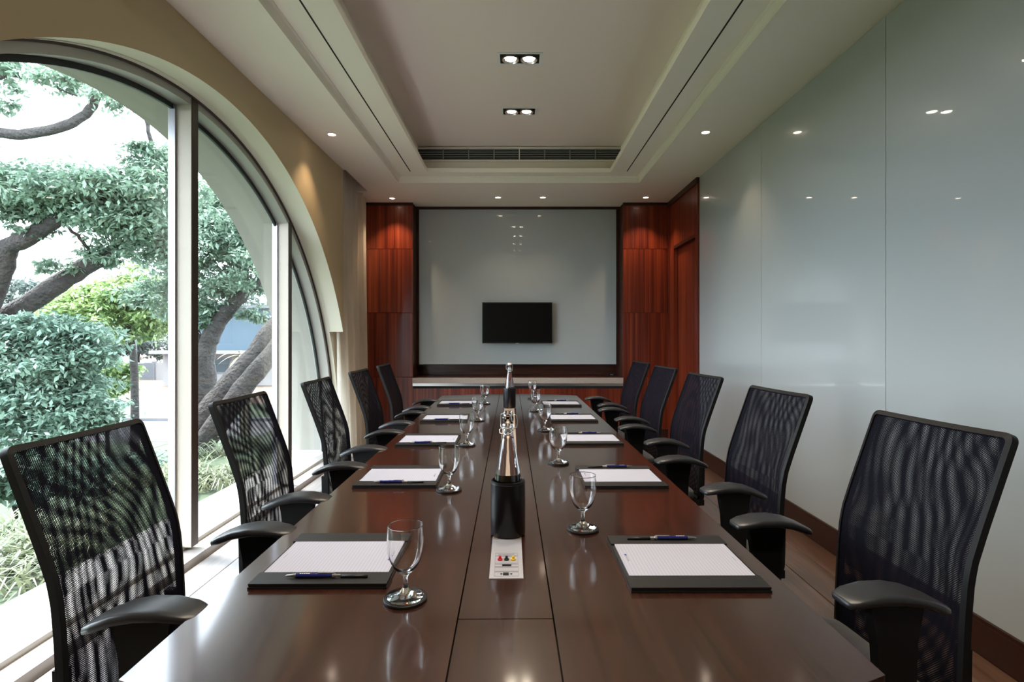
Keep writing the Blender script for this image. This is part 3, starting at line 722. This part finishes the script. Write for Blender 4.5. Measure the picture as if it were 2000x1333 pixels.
for side, row, rz in (('window side', FOLD_L, math.pi), ('glass wall side', FOLD_R, 0.0)):
    for i, (x, y) in enumerate(row):
        lf_ = 'black folder with ruled white notepad on the %s, %s' % (side, ORD[i])
        lp_ = 'blue pen lying on the folder %s, %s' % (ORD[i], side)
        a = rz + TR + R(random.uniform(-0.4, 0.4))
        s = -1 if rz else 1
        pl_ = Vector((x, y, TZ)) + Matrix.Rotation(a, 3, 'Z') @ Vector((0.022, 0.133, 0.0178))
        if f0 is None:
            f0 = make_folder(lf_); f0.location = (x, y, TZ); f0.rotation_euler = (0, 0, a)
            p0 = make_pen(lp_); p0.location = pl_; p0.rotation_euler = (0, 0, a)
        else:
            dup(f0, (x, y, TZ), a, lf_); dup(p0, pl_, a, lp_)

def make_coaster(label):
    t = thing('coaster', label, 'coaster', (0, 0, TZ), 0, 'round black coasters')
    obj('disc', lathe(bmesh.new(), [(0, 0), (0.046, 0), (0.0475, 0.002), (0.0475, 0.006), (0.046, 0.007), (0, 0.007)], 48), M['rubber'], t, smooth=True, auto=40)
    obj('rim', lathe(bmesh.new(), [(0.0445, 0.0068), (0.0462, 0.0068), (0.0462, 0.0078), (0.0445, 0.0078), (0.0445, 0.0068)], 48), M['bezel'], t, smooth=True, auto=40)
    return t
def make_goblet(label):
    t = thing('goblet', label, 'glass', (0, 0, 0), 0, 'clear stemmed water goblets')
    outer = [(0, 0.0), (0.040, 0.0), (0.0412, 0.0012), (0.040, 0.0028), (0.026, 0.006), (0.013, 0.012), (0.0062, 0.020), (0.0050, 0.032), (0.0056, 0.044)]
    bowl = [(0.0085, 0.050), (0.018, 0.057), (0.0275, 0.068), (0.0345, 0.083), (0.0390, 0.102), (0.0403, 0.120), (0.0398, 0.140), (0.0389, 0.1555), (0.03885, 0.1570)]
    inner = [(0.0386, 0.1576), (0.0382, 0.1578), (0.0379, 0.1576), (0.03765, 0.1570), (0.0377, 0.1555), (0.0386, 0.140), (0.0391, 0.120), (0.0377, 0.102), (0.0332, 0.084), (0.0262, 0.0705), (0.0165, 0.0605), (0.007, 0.0555), (0, 0.0545)]
    obj('foot_and_bowl', lathe(bmesh.new(), outer + bowl + inner, 48), M['glass'], t, smooth=True)
    return t
GOB_L = [(-0.243, 1.236), (-0.251, 2.108), (-0.261, 2.976), (-0.262, 3.84), (-0.265, 4.78)]
GOB_R = [(0.199, 1.681), (0.191, 2.55), (0.175, 3.43), (0.149, 4.32), (0.150, 5.16)]
g0 = None
for side, row in (('window side', GOB_L), ('glass wall side', GOB_R)):
    for i, (x, y) in enumerate(row):
        lg_ = 'clear empty stemmed goblet on the %s, %s' % (side, ORD[i])
        lc_ = 'round black coaster under the goblet %s, %s' % (ORD[i], side)
        if g0 is None:
            g0 = make_goblet(lg_); g0.location = (x, y, TZ + 0.0072); k0 = make_coaster(lc_); k0.location = (x, y, TZ)
        else: dup(g0, (x, y, TZ + 0.0072), i*0.7, lg_); dup(k0, (x, y, TZ), 0, lc_)

def bottle(x, y, label, stop, rz):
    t = thing('water_bottle', label, 'bottle', (x, y, SZ + 0.004), rz, 'swing top glass water bottles')
    out = [(0, 0), (0.034, 0), (0.039, 0.004), (0.0405, 0.02), (0.0405, 0.115), (0.0400, 0.140), (0.0375, 0.165), (0.0315, 0.200), (0.0245, 0.240), (0.0180, 0.275), (0.0148, 0.294), (0.0146, 0.304), (0.0172, 0.307), (0.0172, 0.314), (0.0150, 0.317), (0.0150, 0.324), (0.0168, 0.327), (0.0168, 0.336), (0.0155, 0.339)]
    inn = [(0.0115, 0.339), (0.0110, 0.300), (0.0118, 0.294), (0.0152, 0.274), (0.0218, 0.240), (0.0288, 0.200), (0.0348, 0.165), (0.0374, 0.140), (0.0378, 0.115), (0.0378, 0.02), (0.034, 0.008), (0, 0.006)]
    gb = obj('glass_body', lathe(bmesh.new(), out + inn, 40), M['glass'], t, smooth=True)
    wat = [(0, 0.0058), (0.0342, 0.0078), (0.0380, 0.02), (0.0380, 0.115), (0.0376, 0.140), (0.0350, 0.165), (0.0290, 0.200), (0.0220, 0.240), (0.0154, 0.274), (0.0140, 0.281), (0, 0.281)]
    obj('water', lathe(bmesh.new(), wat, 40), M['water'], gb, smooth=True)
    obj('stopper', lathe(bmesh.new(), [(0, 0.330), (0.0105, 0.330), (0.0108, 0.339), (0.0145, 0.3405), (0.0148, 0.350), (0.012, 0.354), (0, 0.355)], 24), M['ceramic'] if stop else M['glass'], t, smooth=True, auto=50)
    wr = bmesh.new()
    for s in (-1, 1):
        tube(wr, [(0.0, s*0.0165, 0.3455), (0.006, s*0.024, 0.342), (0.009, s*0.0265, 0.325), (0.008, s*0.025, 0.306), (0.0, s*0.0195, 0.303)], 0.0013, 6)
        tube(wr, [(0.0, s*0.0195, 0.303), (-0.010, s*0.022, 0.300), (-0.022, s*0.016, 0.292), (-0.027, 0.0, 0.289)], 0.0013, 6)
    tube(wr, [(0.0178*math.cos(a), 0.0178*math.sin(a), 0.3055) for a in [2*math.pi*i/24 for i in range(25)]], 0.0013, 6)
    obj('wire_clasp', wr, M['metal'], t, smooth=True)
    return t
def sleeve(x, y, label):
    t = thing('bottle_sleeve', label, 'bottle holder', (x, y, SZ), 0, 'black leather bottle sleeves')
    obj('cylinder', lathe(bmesh.new(), [(0, 0), (0.047, 0), (0.0505, 0.003), (0.0505, 0.150), (0.0495, 0.157), (0.0465, 0.158), (0.0450, 0.155), (0.0445, 0.0039), (0, 0.0039)], 56), M['sleeve'], t, smooth=True, auto=50)
    obj('top_stitch', lathe(bmesh.new(), [(0.0504, 0.1492), (0.0510, 0.1500), (0.0510, 0.1510), (0.0504, 0.1518)], 56), M['leather'], t, smooth=True)
    obj('seam', B(-0.002, 0.002, 0.0500, 0.0518, 0.006, 0.15), M['leather'], t)
    return t
sleeve(-0.024, 1.645, 'black leather sleeve around the nearer water bottle')
bottle(-0.024, 1.645, 'nearer swing top glass water bottle, standing in front of the connector plate', False, R(70))
sleeve(-0.053, 4.52, 'black leather sleeve around the farther water bottle')
bottle(-0.053, 4.52, 'farther swing top glass water bottle with pale stopper, at the far table end', True, R(100))

# ------------------------------------------------------------------ outside
def at(px, py, Y): return Vector(((px - 1008)*Y/FPX, Y, CAM_Z + (656 - py)*Y/FPX))
def gz(x, y):
    """ground height: bed beside the sill, bank falling to the street level"""
    t = min(1, max(0, (-2.6 - x)/7.0)); t = t*t*(3 - 2*t)
    return -0.06 - 2.0*t
bm = bmesh.new(); gxs = [-2.44, -2.6, -3, -3.5, -4, -4.5, -5, -5.5, -6, -6.5, -7, -7.5, -8, -8.5, -9, -9.6, -11]; gys = [-6, -3, -1, 0, 1, 2, 3, 4, 5, 6, 7, 8, 9, 10, 11, 12, 13, 14.5, 16, 18]
gv = [[bm.verts.new((x, y, gz(x, y))) for x in gxs] for y in gys]
for j in range(len(gys)-1):
    for i in range(len(gxs)-1): bm.faces.new((gv[j][i], gv[j][i+1], gv[j+1][i+1], gv[j+1][i]))
struct(obj('lawn', bm, M['lawn'], smooth=True), 'green grass bank below the window')
struct(obj('street', B(-70, -2.44, 17.9, 22.2, -2.3, -2.04), M['road']), 'pale paved street beyond the bank')
struct(obj('kerb', B(-70, -2.44, 22.2, 22.5, -2.3, -1.93), M['concrete']), 'pale kerb along the street')
struct(obj('verge', B(-70, -2.44, 22.5, 27.5, -2.3, -2.0), M['lawn']), 'grass verge beyond the kerb')
struct(obj('sand_field', B(-120, 60, 27.5, 120, -2.4, -2.02), M['soil']), 'bare sandy ground beyond the street')
struct(obj('open_ground', B(-120, -10.9, -60, 17.9, -2.4, -2.05), M['lawn']), 'grass ground far to the left')

DENS = 2.0
def leaves_mesh(name, clusters, material, parent, size, seed, kind=True, flat=0.5, shape=0.42):
    """thousands of small folded leaves filling ellipsoid clusters, one mesh"""
    rg = np.random.default_rng(seed); P, S = [], []
    for (c, r, n) in clusters:
        n = int(n*DENS)
        d = rg.normal(size=(n, 3)); d /= np.linalg.norm(d, axis=1)[:, None]
        rad = rg.random(n)**0.45
        # clumpy: pull leaves towards random twig centres
        tw = rg.normal(size=(max(6, n//150), 3)); tw /= np.linalg.norm(tw, axis=1)[:, None]; tw *= (1.12*rg.random(len(tw))**0.45)[:, None]
        q = tw[rg.integers(0, len(tw), n)] + rg.normal(size=(n, 3))*np.array([0.19, 0.19, 0.10])
        P.append(np.array(c)[None] + np.where(rg.random((n, 1)) < 0.85, q, d*rad[:, None])*np.array(r)[None])
    P = np.concatenate(P); n = len(P)
    az = rg.random(n)*2*np.pi; droop = rg.normal(-0.35, 0.45, n)
    t = np.stack([np.cos(az)*np.cos(droop), np.sin(az)*np.cos(droop), np.sin(droop)], 1)
    upv = np.stack([rg.normal(0, flat, n), rg.normal(0, flat, n), np.ones(n)], 1)
    sd = np.cross(t, upv); sd /= np.linalg.norm(sd, axis=1)[:, None]
    nr = np.cross(sd, t)
    L = size*(0.6 + 0.8*rg.random(n))[:, None]; W = L*shape
    v = np.stack([P, P + t*L*0.5 + sd*W*0.5 + nr*L*0.06, P + t*L, P + t*L*0.5 - sd*W*0.5 + nr*L*0.06], 1).reshape(-1, 3)
    me = bpy.data.meshes.new(name); me.vertices.add(4*n); me.vertices.foreach_set('co', v.astype(np.float32).ravel())
    me.loops.add(6*n); b = np.arange(n)*4
    me.loops.foreach_set('vertex_index', np.stack([b, b+1, b+2, b, b+2, b+3], 1).ravel().astype(np.int32))
    me.polygons.add(2*n); me.polygons.foreach_set('loop_start', np.arange(2*n, dtype=np.int32)*3)
    me.update(calc_edges=True); me.validate()
    o = link(name, me, material, parent)
    if kind: o['kind'] = 'stuff'
    return o
def cl(px, py, rx, ry, Y, n, depth=None):
    """cluster whose middle is seen at px,py at distance Y"""
    s = Y/FPX; c = at(px, py, Y)
    return ((c.x, c.y, c.z), (rx*s, depth or max(rx, ry)*s*0.9, ry*s), n)
def branch(bm, pts, rad, wob=0.02, seed=0):
    rn = random.Random(seed); P_ = [Vector(p) for p in pts]; out, rr = [], []
    for i in range(len(P_)-1):
        for k in range(4):
            t = k/4; a = P_[max(i-1, 0)]; b = P_[i]; c = P_[i+1]; d = P_[min(i+2, len(P_)-1)]
            q = 0.5*((2*b) + (c - a)*t + (2*a - 5*b + 4*c - d)*t*t + (3*b - a - 3*c + d)*t**3)
            out.append(q + Vector((rn.uniform(-1, 1), rn.uniform(-1, 1), rn.uniform(-1, 1)))*wob); rr.append(0.78*(rad[i]*(1-t) + rad[i+1]*t)*rn.uniform(0.93, 1.07))
    out.append(P_[-1]); rr.append(0.78*rad[-1])
    return tube(bm, out, rr, 12)

# big tree whose limbs cross the left bay
D1 = 8.6
ta = thing('rain_tree', 'big spreading tree whose dark limbs cross the left window bay', 'tree', (at(-170, 760, D1).x, D1, -2.0))
loc = Vector(ta.location)
def rel(px, py, Y): return at(px, py, Y) - loc
bm = branch(bmesh.new(), [(0, 0, -0.1), rel(-165, 860, D1), rel(-150, 760, D1), rel(-100, 690, D1)], [0.55, 0.42, 0.36, 0.30], 0.03, 1)
obj('trunk', bm, M['bark'], ta, smooth=True)
limbs = [([(-120, 715, D1), (-20, 645, D1), (60, 590, D1 - 0.1), (130, 545, D1 - 0.2), (190, 508, D1 - 0.3), (250, 478, D1 - 0.4), (330, 420, D1 - 0.4)], [0.26, 0.20, 0.185, 0.17, 0.15, 0.12, 0.06]),
         ([(-130, 730, D1), (-40, 610, D1 - 0.4), (-2, 530, D1 - 0.6), (18, 482, D1 - 0.7), (60, 462, D1 - 0.8), (105, 432, D1 - 0.9), (170, 395, D1 - 1.0), (290, 355, D1 - 1.0)], [0.28, 0.24, 0.20, 0.15, 0.15, 0.13, 0.08, 0.03]),
         ([(-2, 530, D1 - 0.6), (-30, 470, D1 - 0.8), (-60, 420, D1 - 0.8), (-90, 300, D1 - 1), (-20, 262, D1 - 1.2), (60, 262, D1 - 1.2), (130, 245, D1 - 1.3), (175, 215, D1 - 1.3), (195, 175, D1 - 1.4), (210, 120, D1 - 1.5)], [0.18, 0.14, 0.12, 0.10, 0.085, 0.085, 0.08, 0.07, 0.055, 0.03]),
         ([(-90, 300, D1 - 1), (-40, 200, D1 - 1.2), (0, 150, D1 - 1.4), (60, 155, D1 - 1.4), (150, 187, D1 - 1.4)], [0.08, 0.05, 0.035, 0.025, 0.012]),
         ([(120, 432, D1 - 0.9), (150, 460, D1 - 0.8), (170, 485, D1 - 0.6), (182, 510, D1 - 0.4)], [0.02, 0.03, 0.03, 0.025]),
         ([(320, 430, D1 - 0.4), (300, 300, D1 - 0.6), (285, 235, D1 - 0.7)], [0.05, 0.04, 0.03])]
for pts, rad in limbs:
    obj('limb', branch(bmesh.new(), [rel(*p) for p in pts], rad, 0.012, len(pts)), M['bark'], ta, smooth=True)
def rcl(*a, **k):
    c, r, n = cl(*a, **k); return ((c[0]-loc.x, c[1]-loc.y, c[2]-loc.z), r, n)
CA = [rcl(50, 365, 95, 42, D1-1, 2600), rcl(150, 385, 95, 52, D1-1, 3400), rcl(250, 370, 80, 45, D1-1, 2600), rcl(300, 328, 60, 38, D1-0.8, 1500), rcl(220, 430, 90, 36, D1-0.8, 2000), rcl(310, 470, 50, 70, D1-0.4, 1800),
      rcl(20, 410, 50, 25, D1-1, 500), rcl(40, 120, 60, 30, D1-1.4, 330), rcl(130, 165, 70, 28, D1-1.4, 420), rcl(215, 200, 45, 22, D1-1.4, 230), rcl(5, 180, 40, 30, D1-1.3, 240),
      rcl(195, 498, 55, 18, D1-0.4, 620), rcl(120, 520, 40, 16, D1-0.4, 300), rcl(60, 450, 40, 14, D1-0.9, 160), rcl(60, 410, 60, 14, D1-0.9, 260), rcl(-60, 330, 60, 60, D1-1, 900), rcl(360, 430, 60, 90, D1, 1600)]
leaves_mesh('foliage', CA, M['leaf'], ta, 0.088, 11)

def simple_tree(name, label, cat, base, trunks, clusters, material, size, seed, group=None):
    t = thing(name, label, cat, base, 0, group); b = Vector(base)
    for i, (pts, rad) in enumerate(trunks):
        obj('trunk' if i == 0 else 'limb', branch(bmesh.new(), [Vector(p) - b for p in pts], rad, 0.015, i + seed), M['bark'], t, smooth=True)
    leaves_mesh('foliage', [((c[0]-b.x, c[1]-b.y, c[2]-b.z), r, n) for c, r, n in clusters], material, t, size, seed)
    return t
# leaning tree in the middle bay
Yb = 9.3; b0 = at(372, 900, Yb); b0.z = gz(b0.x, Yb) - 0.05
simple_tree('leaning_tree', 'thick trunked tree leaning to the right behind the middle window bay', 'tree', tuple(b0),
    [([b0, at(392, 845, Yb), at(440, 775, Yb), at(490, 712, Yb), at(545, 640, Yb), at(640, 500, Yb)], [0.46, 0.36, 0.31, 0.28, 0.25, 0.18]),
     ([at(385, 880, Yb - 0.25), at(425, 830, Yb - 0.3), at(475, 760, Yb - 0.3), at(530, 690, Yb - 0.25), at(600, 590, Yb)], [0.20, 0.22, 0.20, 0.17, 0.10])],
    [cl(560, 480, 60, 70, Yb, 900), cl(620, 400, 90, 80, Yb, 1400)], M['leaf'], 0.095, 21)
Yc2 = 11.0; b1 = at(402, 850, Yc2); b1.z = gz(b1.x, Yc2) - 0.05
simple_tree('forked_tree', 'slimmer forked tree standing upright behind the leaning trunk', 'tree', tuple(b1),
    [([b1, at(402, 780, Yc2), at(400, 720, Yc2), at(404, 680, Yc2), at(418, 645, Yc2), at(440, 612, Yc2), at(470, 580, Yc2), at(505, 550, Yc2), at(540, 500, Yc2)], [0.30, 0.25, 0.24, 0.21, 0.20, 0.19, 0.16, 0.11, 0.05]),
     ([at(403, 690, Yc2), at(385, 655, Yc2), at(360, 620, Yc2), at(330, 560, Yc2)], [0.14, 0.11, 0.08, 0.05]),
     ([at(470, 580, Yc2), at(480, 540, Yc2), at(470, 500, Yc2)], [0.10, 0.07, 0.03])],
    [cl(415, 440, 55, 55, Yc2, 1500), cl(460, 490, 55, 45, Yc2, 1500), cl(400, 510, 50, 50, Yc2, 1300), cl(440, 555, 55, 40, Yc2, 1300), cl(490, 545, 40, 35, Yc2, 800), cl(395, 600, 40, 45, Yc2, 700), cl(500, 610, 35, 20, Yc2, 350), cl(310, 560, 50, 60, Yc2, 1200), cl(340, 480, 60, 80, Yc2, 1400), cl(400, 400, 50, 40, Yc2, 900), cl(450, 440, 60, 60, Yc2, 1500), cl(510, 480, 50, 60, Yc2, 1300), cl(430, 600, 45, 30, Yc2, 500)],
    M['leaf'], 0.11, 22)
# lower crowns in the left bay
Y3 = 7.6; b2 = Vector((at(70, 900, Y3).x, Y3, 0)); b2.z = gz(b2.x, Y3) - 0.05
simple_tree('bushy_tree', 'dense blue green bushy tree filling the lower left of the window', 'tree', tuple(b2),
    [([b2, at(75, 840, Y3), at(90, 760, Y3), at(110, 690, Y3)], [0.10, 0.08, 0.06, 0.03])],
    [cl(40, 700, 100, 70, Y3, 3600), cl(120, 680, 90, 55, Y3, 2600), cl(70, 770, 110, 60, Y3, 3400), cl(138, 730, 50, 60, Y3, 1500), cl(130, 805, 80, 35, Y3, 1600), cl(-40, 720, 80, 90, Y3, 2000), cl(60, 640, 90, 25, Y3, 900), cl(150, 650, 40, 22, Y3, 400), cl(185, 690, 26, 14, Y3, 200), cl(180, 775, 34, 16, Y3, 300), cl(15, 655, 40, 22, Y3, 350), cl(180, 820, 40, 16, Y3, 300), cl(60, 830, 130, 45, Y3, 2600), cl(145, 690, 40, 60, Y3, 1000), cl(155, 800, 40, 36, Y3, 700)],
    M['leaf4'], 0.088, 23)
Y4 = 12.5; b3 = Vector((at(265, 800, Y4).x, Y4, 0)); b3.z = gz(b3.x, Y4) - 0.05
simple_tree('light_green_tree', 'light yellow green tree behind the limbs in the left bay', 'tree', tuple(b3),
    [([b3, at(262, 740, Y4), at(255, 660, Y4), at(235, 600, Y4)], [0.13, 0.10, 0.08, 0.04])],
    [cl(190, 590, 85, 40, Y4, 2600), cl(260, 570, 70, 45, Y4, 2400), cl(300, 600, 45, 55, Y4, 1300), cl(240, 635, 70, 35, Y4, 1500), cl(130, 625, 60, 28, Y4, 900)],
    M['leaf2'], 0.125, 24)
Y5 = 13.0; b4 = Vector((at(210, 790, Y5).x, Y5, 0)); b4.z = gz(b4.x, Y5) - 0.05
simple_tree('round_shrub', 'round yellow green shrub at the edge of the sandy ground', 'shrub', tuple(b4),
    [([b4, at(212, 770, Y5), at(214, 740, Y5)], [0.06, 0.05, 0.03])], [cl(213, 738, 44, 34, Y5, 2200)], M['leaf2'], 0.14, 25)
# trees and hedge far away
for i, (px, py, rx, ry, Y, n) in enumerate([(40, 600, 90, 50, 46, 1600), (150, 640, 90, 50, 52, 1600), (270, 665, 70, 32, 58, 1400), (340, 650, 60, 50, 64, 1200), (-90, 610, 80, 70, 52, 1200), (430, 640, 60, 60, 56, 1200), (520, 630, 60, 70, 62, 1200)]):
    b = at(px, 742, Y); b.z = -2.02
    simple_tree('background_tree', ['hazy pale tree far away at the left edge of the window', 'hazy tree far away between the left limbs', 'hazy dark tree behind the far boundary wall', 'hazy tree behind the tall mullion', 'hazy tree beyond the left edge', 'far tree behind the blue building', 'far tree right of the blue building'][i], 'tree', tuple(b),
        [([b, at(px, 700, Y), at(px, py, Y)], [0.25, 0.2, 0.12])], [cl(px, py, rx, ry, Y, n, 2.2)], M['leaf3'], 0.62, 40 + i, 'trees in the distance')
# boundary wall far off, in bays
bwall = thing('boundary_wall', 'low pale concrete boundary wall across the sandy ground', 'wall', (-27.8, 42.6, -2.02))
for i in range(14):
    obj('wall_bay', B(-14 + i*2.4, -14 + i*2.4 + 2.34, 0, 0.2, 0, 1.30), M['concrete'] if i % 3 else M['whitewall'], bwall)
    obj('pier', B(-14 + i*2.4 - 0.12, -14 + i*2.4 + 0.10, -0.06, 0.26, 0, 1.40), M['concrete'], bwall)
# blue and white building
bb_ = at(440, 740, 38); bld = thing('street_building', 'low building with blue sheet upper wall and white ground floor across the street', 'building', (bb_.x, 38, -2.02))
obj('ground_floor', B(-4.2, 6.5, 0, 6, 0, 2.2), M['whitewall'], bld)
obj('upper_wall', B(-3.4, 6.5, 0.4, 6, 2.2, 5.2), M['bluewall'], bld)
rf = B(-4.5, 6.8, -0.3, 6.2, 5.2, 5.4); obj('roof', rf, M['concrete'], bld)
obj('canopy', B(-4.4, 6.6, -1.2, 0.0, 2.15, 2.35), M['whitewall'], bld)
for i in range(4):
    f = obj('window', B(-3.2 + i*2.3, -1.9 + i*2.3, -0.04, 0.02, 0.8, 1.9), M['concrete'], bld); obj('pane', B(-3.1 + i*2.3, -2.0 + i*2.3, -0.06, -0.03, 0.9, 1.8), M['darkglass'], f)
# utility pole with wires
up_ = at(236, 712, 40); pole = thing('utility_pole', 'thin pale utility pole with wires beyond the boundary wall', 'pole', (up_.x, 41.5, -2.02))
obj('post', tube(bmesh.new(), [(0, 0, 0), (0, 0, 4.2)], [0.16, 0.12], 10), M['concrete'], pole, smooth=True)
obj('cross_arm', B(-0.9, 0.9, -0.05, 0.05, 3.7, 3.82), M['concrete'], pole)
for z in (3.75, 3.3, 3.0): obj('wire', tube(bmesh.new(), [(-22 + 2*i, 0.0, z - 0.5*math.sin(math.pi*((i % 6)/6))) for i in range(13)], 0.03, 5), M['gasket'], pole)
# dry palm
dp = at(478, 690, 18); dp.z = -2.03; palm = thing('dry_palm', 'small pale dried palm crown behind the leaning trunk', 'palm', tuple(dp))
obj('stem', tube(bmesh.new(), [(0, 0, 0), (0.02, 0, 1.4), (0, 0, 2.7)], [0.14, 0.11, 0.10], 10), M['straw'], palm, smooth=True)
rn = random.Random(8)
for k in range(16):
    a = 2*math.pi*k/16 + rn.uniform(-.2, .2); e = rn.uniform(0.0, 1.1); fbm = bmesh.new(); L_ = rn.uniform(0.6, 0.95); prev = None
    for q in range(6):
        t = q/5; p = Vector((math.cos(a)*L_*t*math.cos(e*0.6), math.sin(a)*L_*t*math.cos(e*0.6), 2.7 + L_*(math.sin(e)*t - 0.75*t*t)))
        sd = Vector((-math.sin(a), math.cos(a), 0))*(0.10*(1 - t)**0.6 + 0.004)
        cur_ = (fbm.verts.new(p - sd), fbm.verts.new(p + Vector((0, 0, 0.03*(1-t)))), fbm.verts.new(p + sd))
        if prev: fbm.faces.new((prev[0], prev[1], cur_[1], cur_[0])); fbm.faces.new((prev[1], prev[2], cur_[2], cur_[1]))
        prev = cur_
    obj('frond', fbm, M['straw'], palm)
# parked car, mostly behind the bushy tree
def car(x, y, z, label):
    t = thing('car', label, 'car', (x, y, z))
    sec = [(-2.1, 0.35), (-2.15, 0.7), (-2.0, 0.9), (-1.5, 0.98), (-0.9, 1.40), (0.6, 1.42), (1.15, 1.0), (1.95, 0.82), (2.1, 0.6), (2.1, 0.32)]
    obj('body', prism(bmesh.new(), [(p[0], p[1]) for p in sec], 1, -0.82, 0.82), M['carpaint'], t, bevel=0.05)
    gl = [(-1.35, 1.0), (-0.85, 1.34), (0.55, 1.36), (0.98, 1.02)]
    obj('side_window', prism(bmesh.new(), gl, 1, -0.835, 0.835), M['darkglass'], t)
    for wx in (-1.3, 1.3):
        for wy in (-0.80, 0.80):
            wv = lathe(bmesh.new(), [(0, -0.1), (0.28, -0.1), (0.32, -0.06), (0.32, 0.06), (0.28, 0.1), (0, 0.1)], 24); wv.transform(Matrix.Translation((wx, wy, 0.32)) @ Matrix.Rotation(R(90), 4, 'X'))
            wo = obj('wheel', wv, M['rubber'], t, smooth=True, auto=40)
            hv = lathe(bmesh.new(), [(0, -0.105), (0.2, -0.105), (0.2, 0.105), (0, 0.105)], 20); hv.transform(Matrix.Translation((wx, wy, 0.32)) @ Matrix.Rotation(R(90), 4, 'X'))
            obj('hubcap', hv, M['metal'], wo, smooth=True, auto=40)
    return t
car(at(20, 860, 19.0).x - 1.2, 19.2, -2.04, 'white parked car half hidden behind the bushy tree')
for k, (px, py, rx, ry, Y, n, lb) in enumerate([(25, 935, 75, 42, 5.6, 1700, 'low dark leafy shrub at the left edge of the left pane'), (150, 930, 70, 36, 6.2, 1500, 'low leafy shrub seen through the nearest chair back'), (300, 905, 40, 30, 7.0, 700, 'low leafy shrub beside the foot of the tall mullion')]):
    c = at(px, py, Y); b = Vector((c.x, Y, gz(c.x, Y) - 0.03))
    simple_tree('low_shrub', lb, 'shrub', tuple(b), [([b, (b + c)/2 + Vector((0.03, 0, 0)), c], [0.03, 0.025, 0.015])], [cl(px, py, rx, ry, Y, n)], M['leaf4'], 0.085, 60 + k)
# strappy ground plants on the bank
def tuft(px, py, Y, label, n, L_, seed):
    p = at(px, py, Y); p.z = gz(p.x, Y) - 0.02
    t = thing('spider_plant', label, 'plant', tuple(p)); rg = random.Random(seed)
    bm = bmesh.new()
    for i in range(n):
        ox, oy = rg.uniform(-0.32, 0.32), rg.uniform(-0.32, 0.32); a = rg.uniform(0, 2*math.pi); l = L_*rg.uniform(0.6, 1.2); h = l*rg.uniform(0.5, 0.95); prev = None
        oz = gz(p.x + ox, Y + oy) - gz(p.x, Y)
        for q in range(4):
            s = q/3; c = Vector((ox + math.cos(a)*l*s*0.8, oy + math.sin(a)*l*s*0.8, oz + h*(1.6*s - 1.25*s*s)))
            sd = Vector((-math.sin(a), math.cos(a), 0))*0.011*(1.1 - s)
            cu = (bm.verts.new(c - sd), bm.verts.new(c + sd))
            if prev: bm.faces.new((prev[0], prev[1], cu[1], cu[0]))
            prev = cu
    o = obj('blades', bm, M['grass'], t); o['kind'] = 'stuff'
tuft(412, 955, 5.3, 'strappy pale green plant beside the second chair, behind the middle pane', 260, 0.42, 1)
tuft(450, 880, 7.4, 'strappy plant farther out in the middle pane, below the leaning trunk', 260, 0.42, 2)
tuft(40, 1010, 3.3, 'strappy plant at the left edge of the left pane', 220, 0.38, 4)
tuft(90, 990, 3.8, 'strappy plant just left of the nearest chair', 260, 0.40, 5)
tuft(-60, 950, 4.6, 'strappy plant beyond the left edge of the left pane, behind the shrub', 240, 0.42, 6)
tuft(310, 900, 6.0, 'strappy plant beside the tall mullion', 240, 0.42, 9)
bpy.context.view_layer.update()
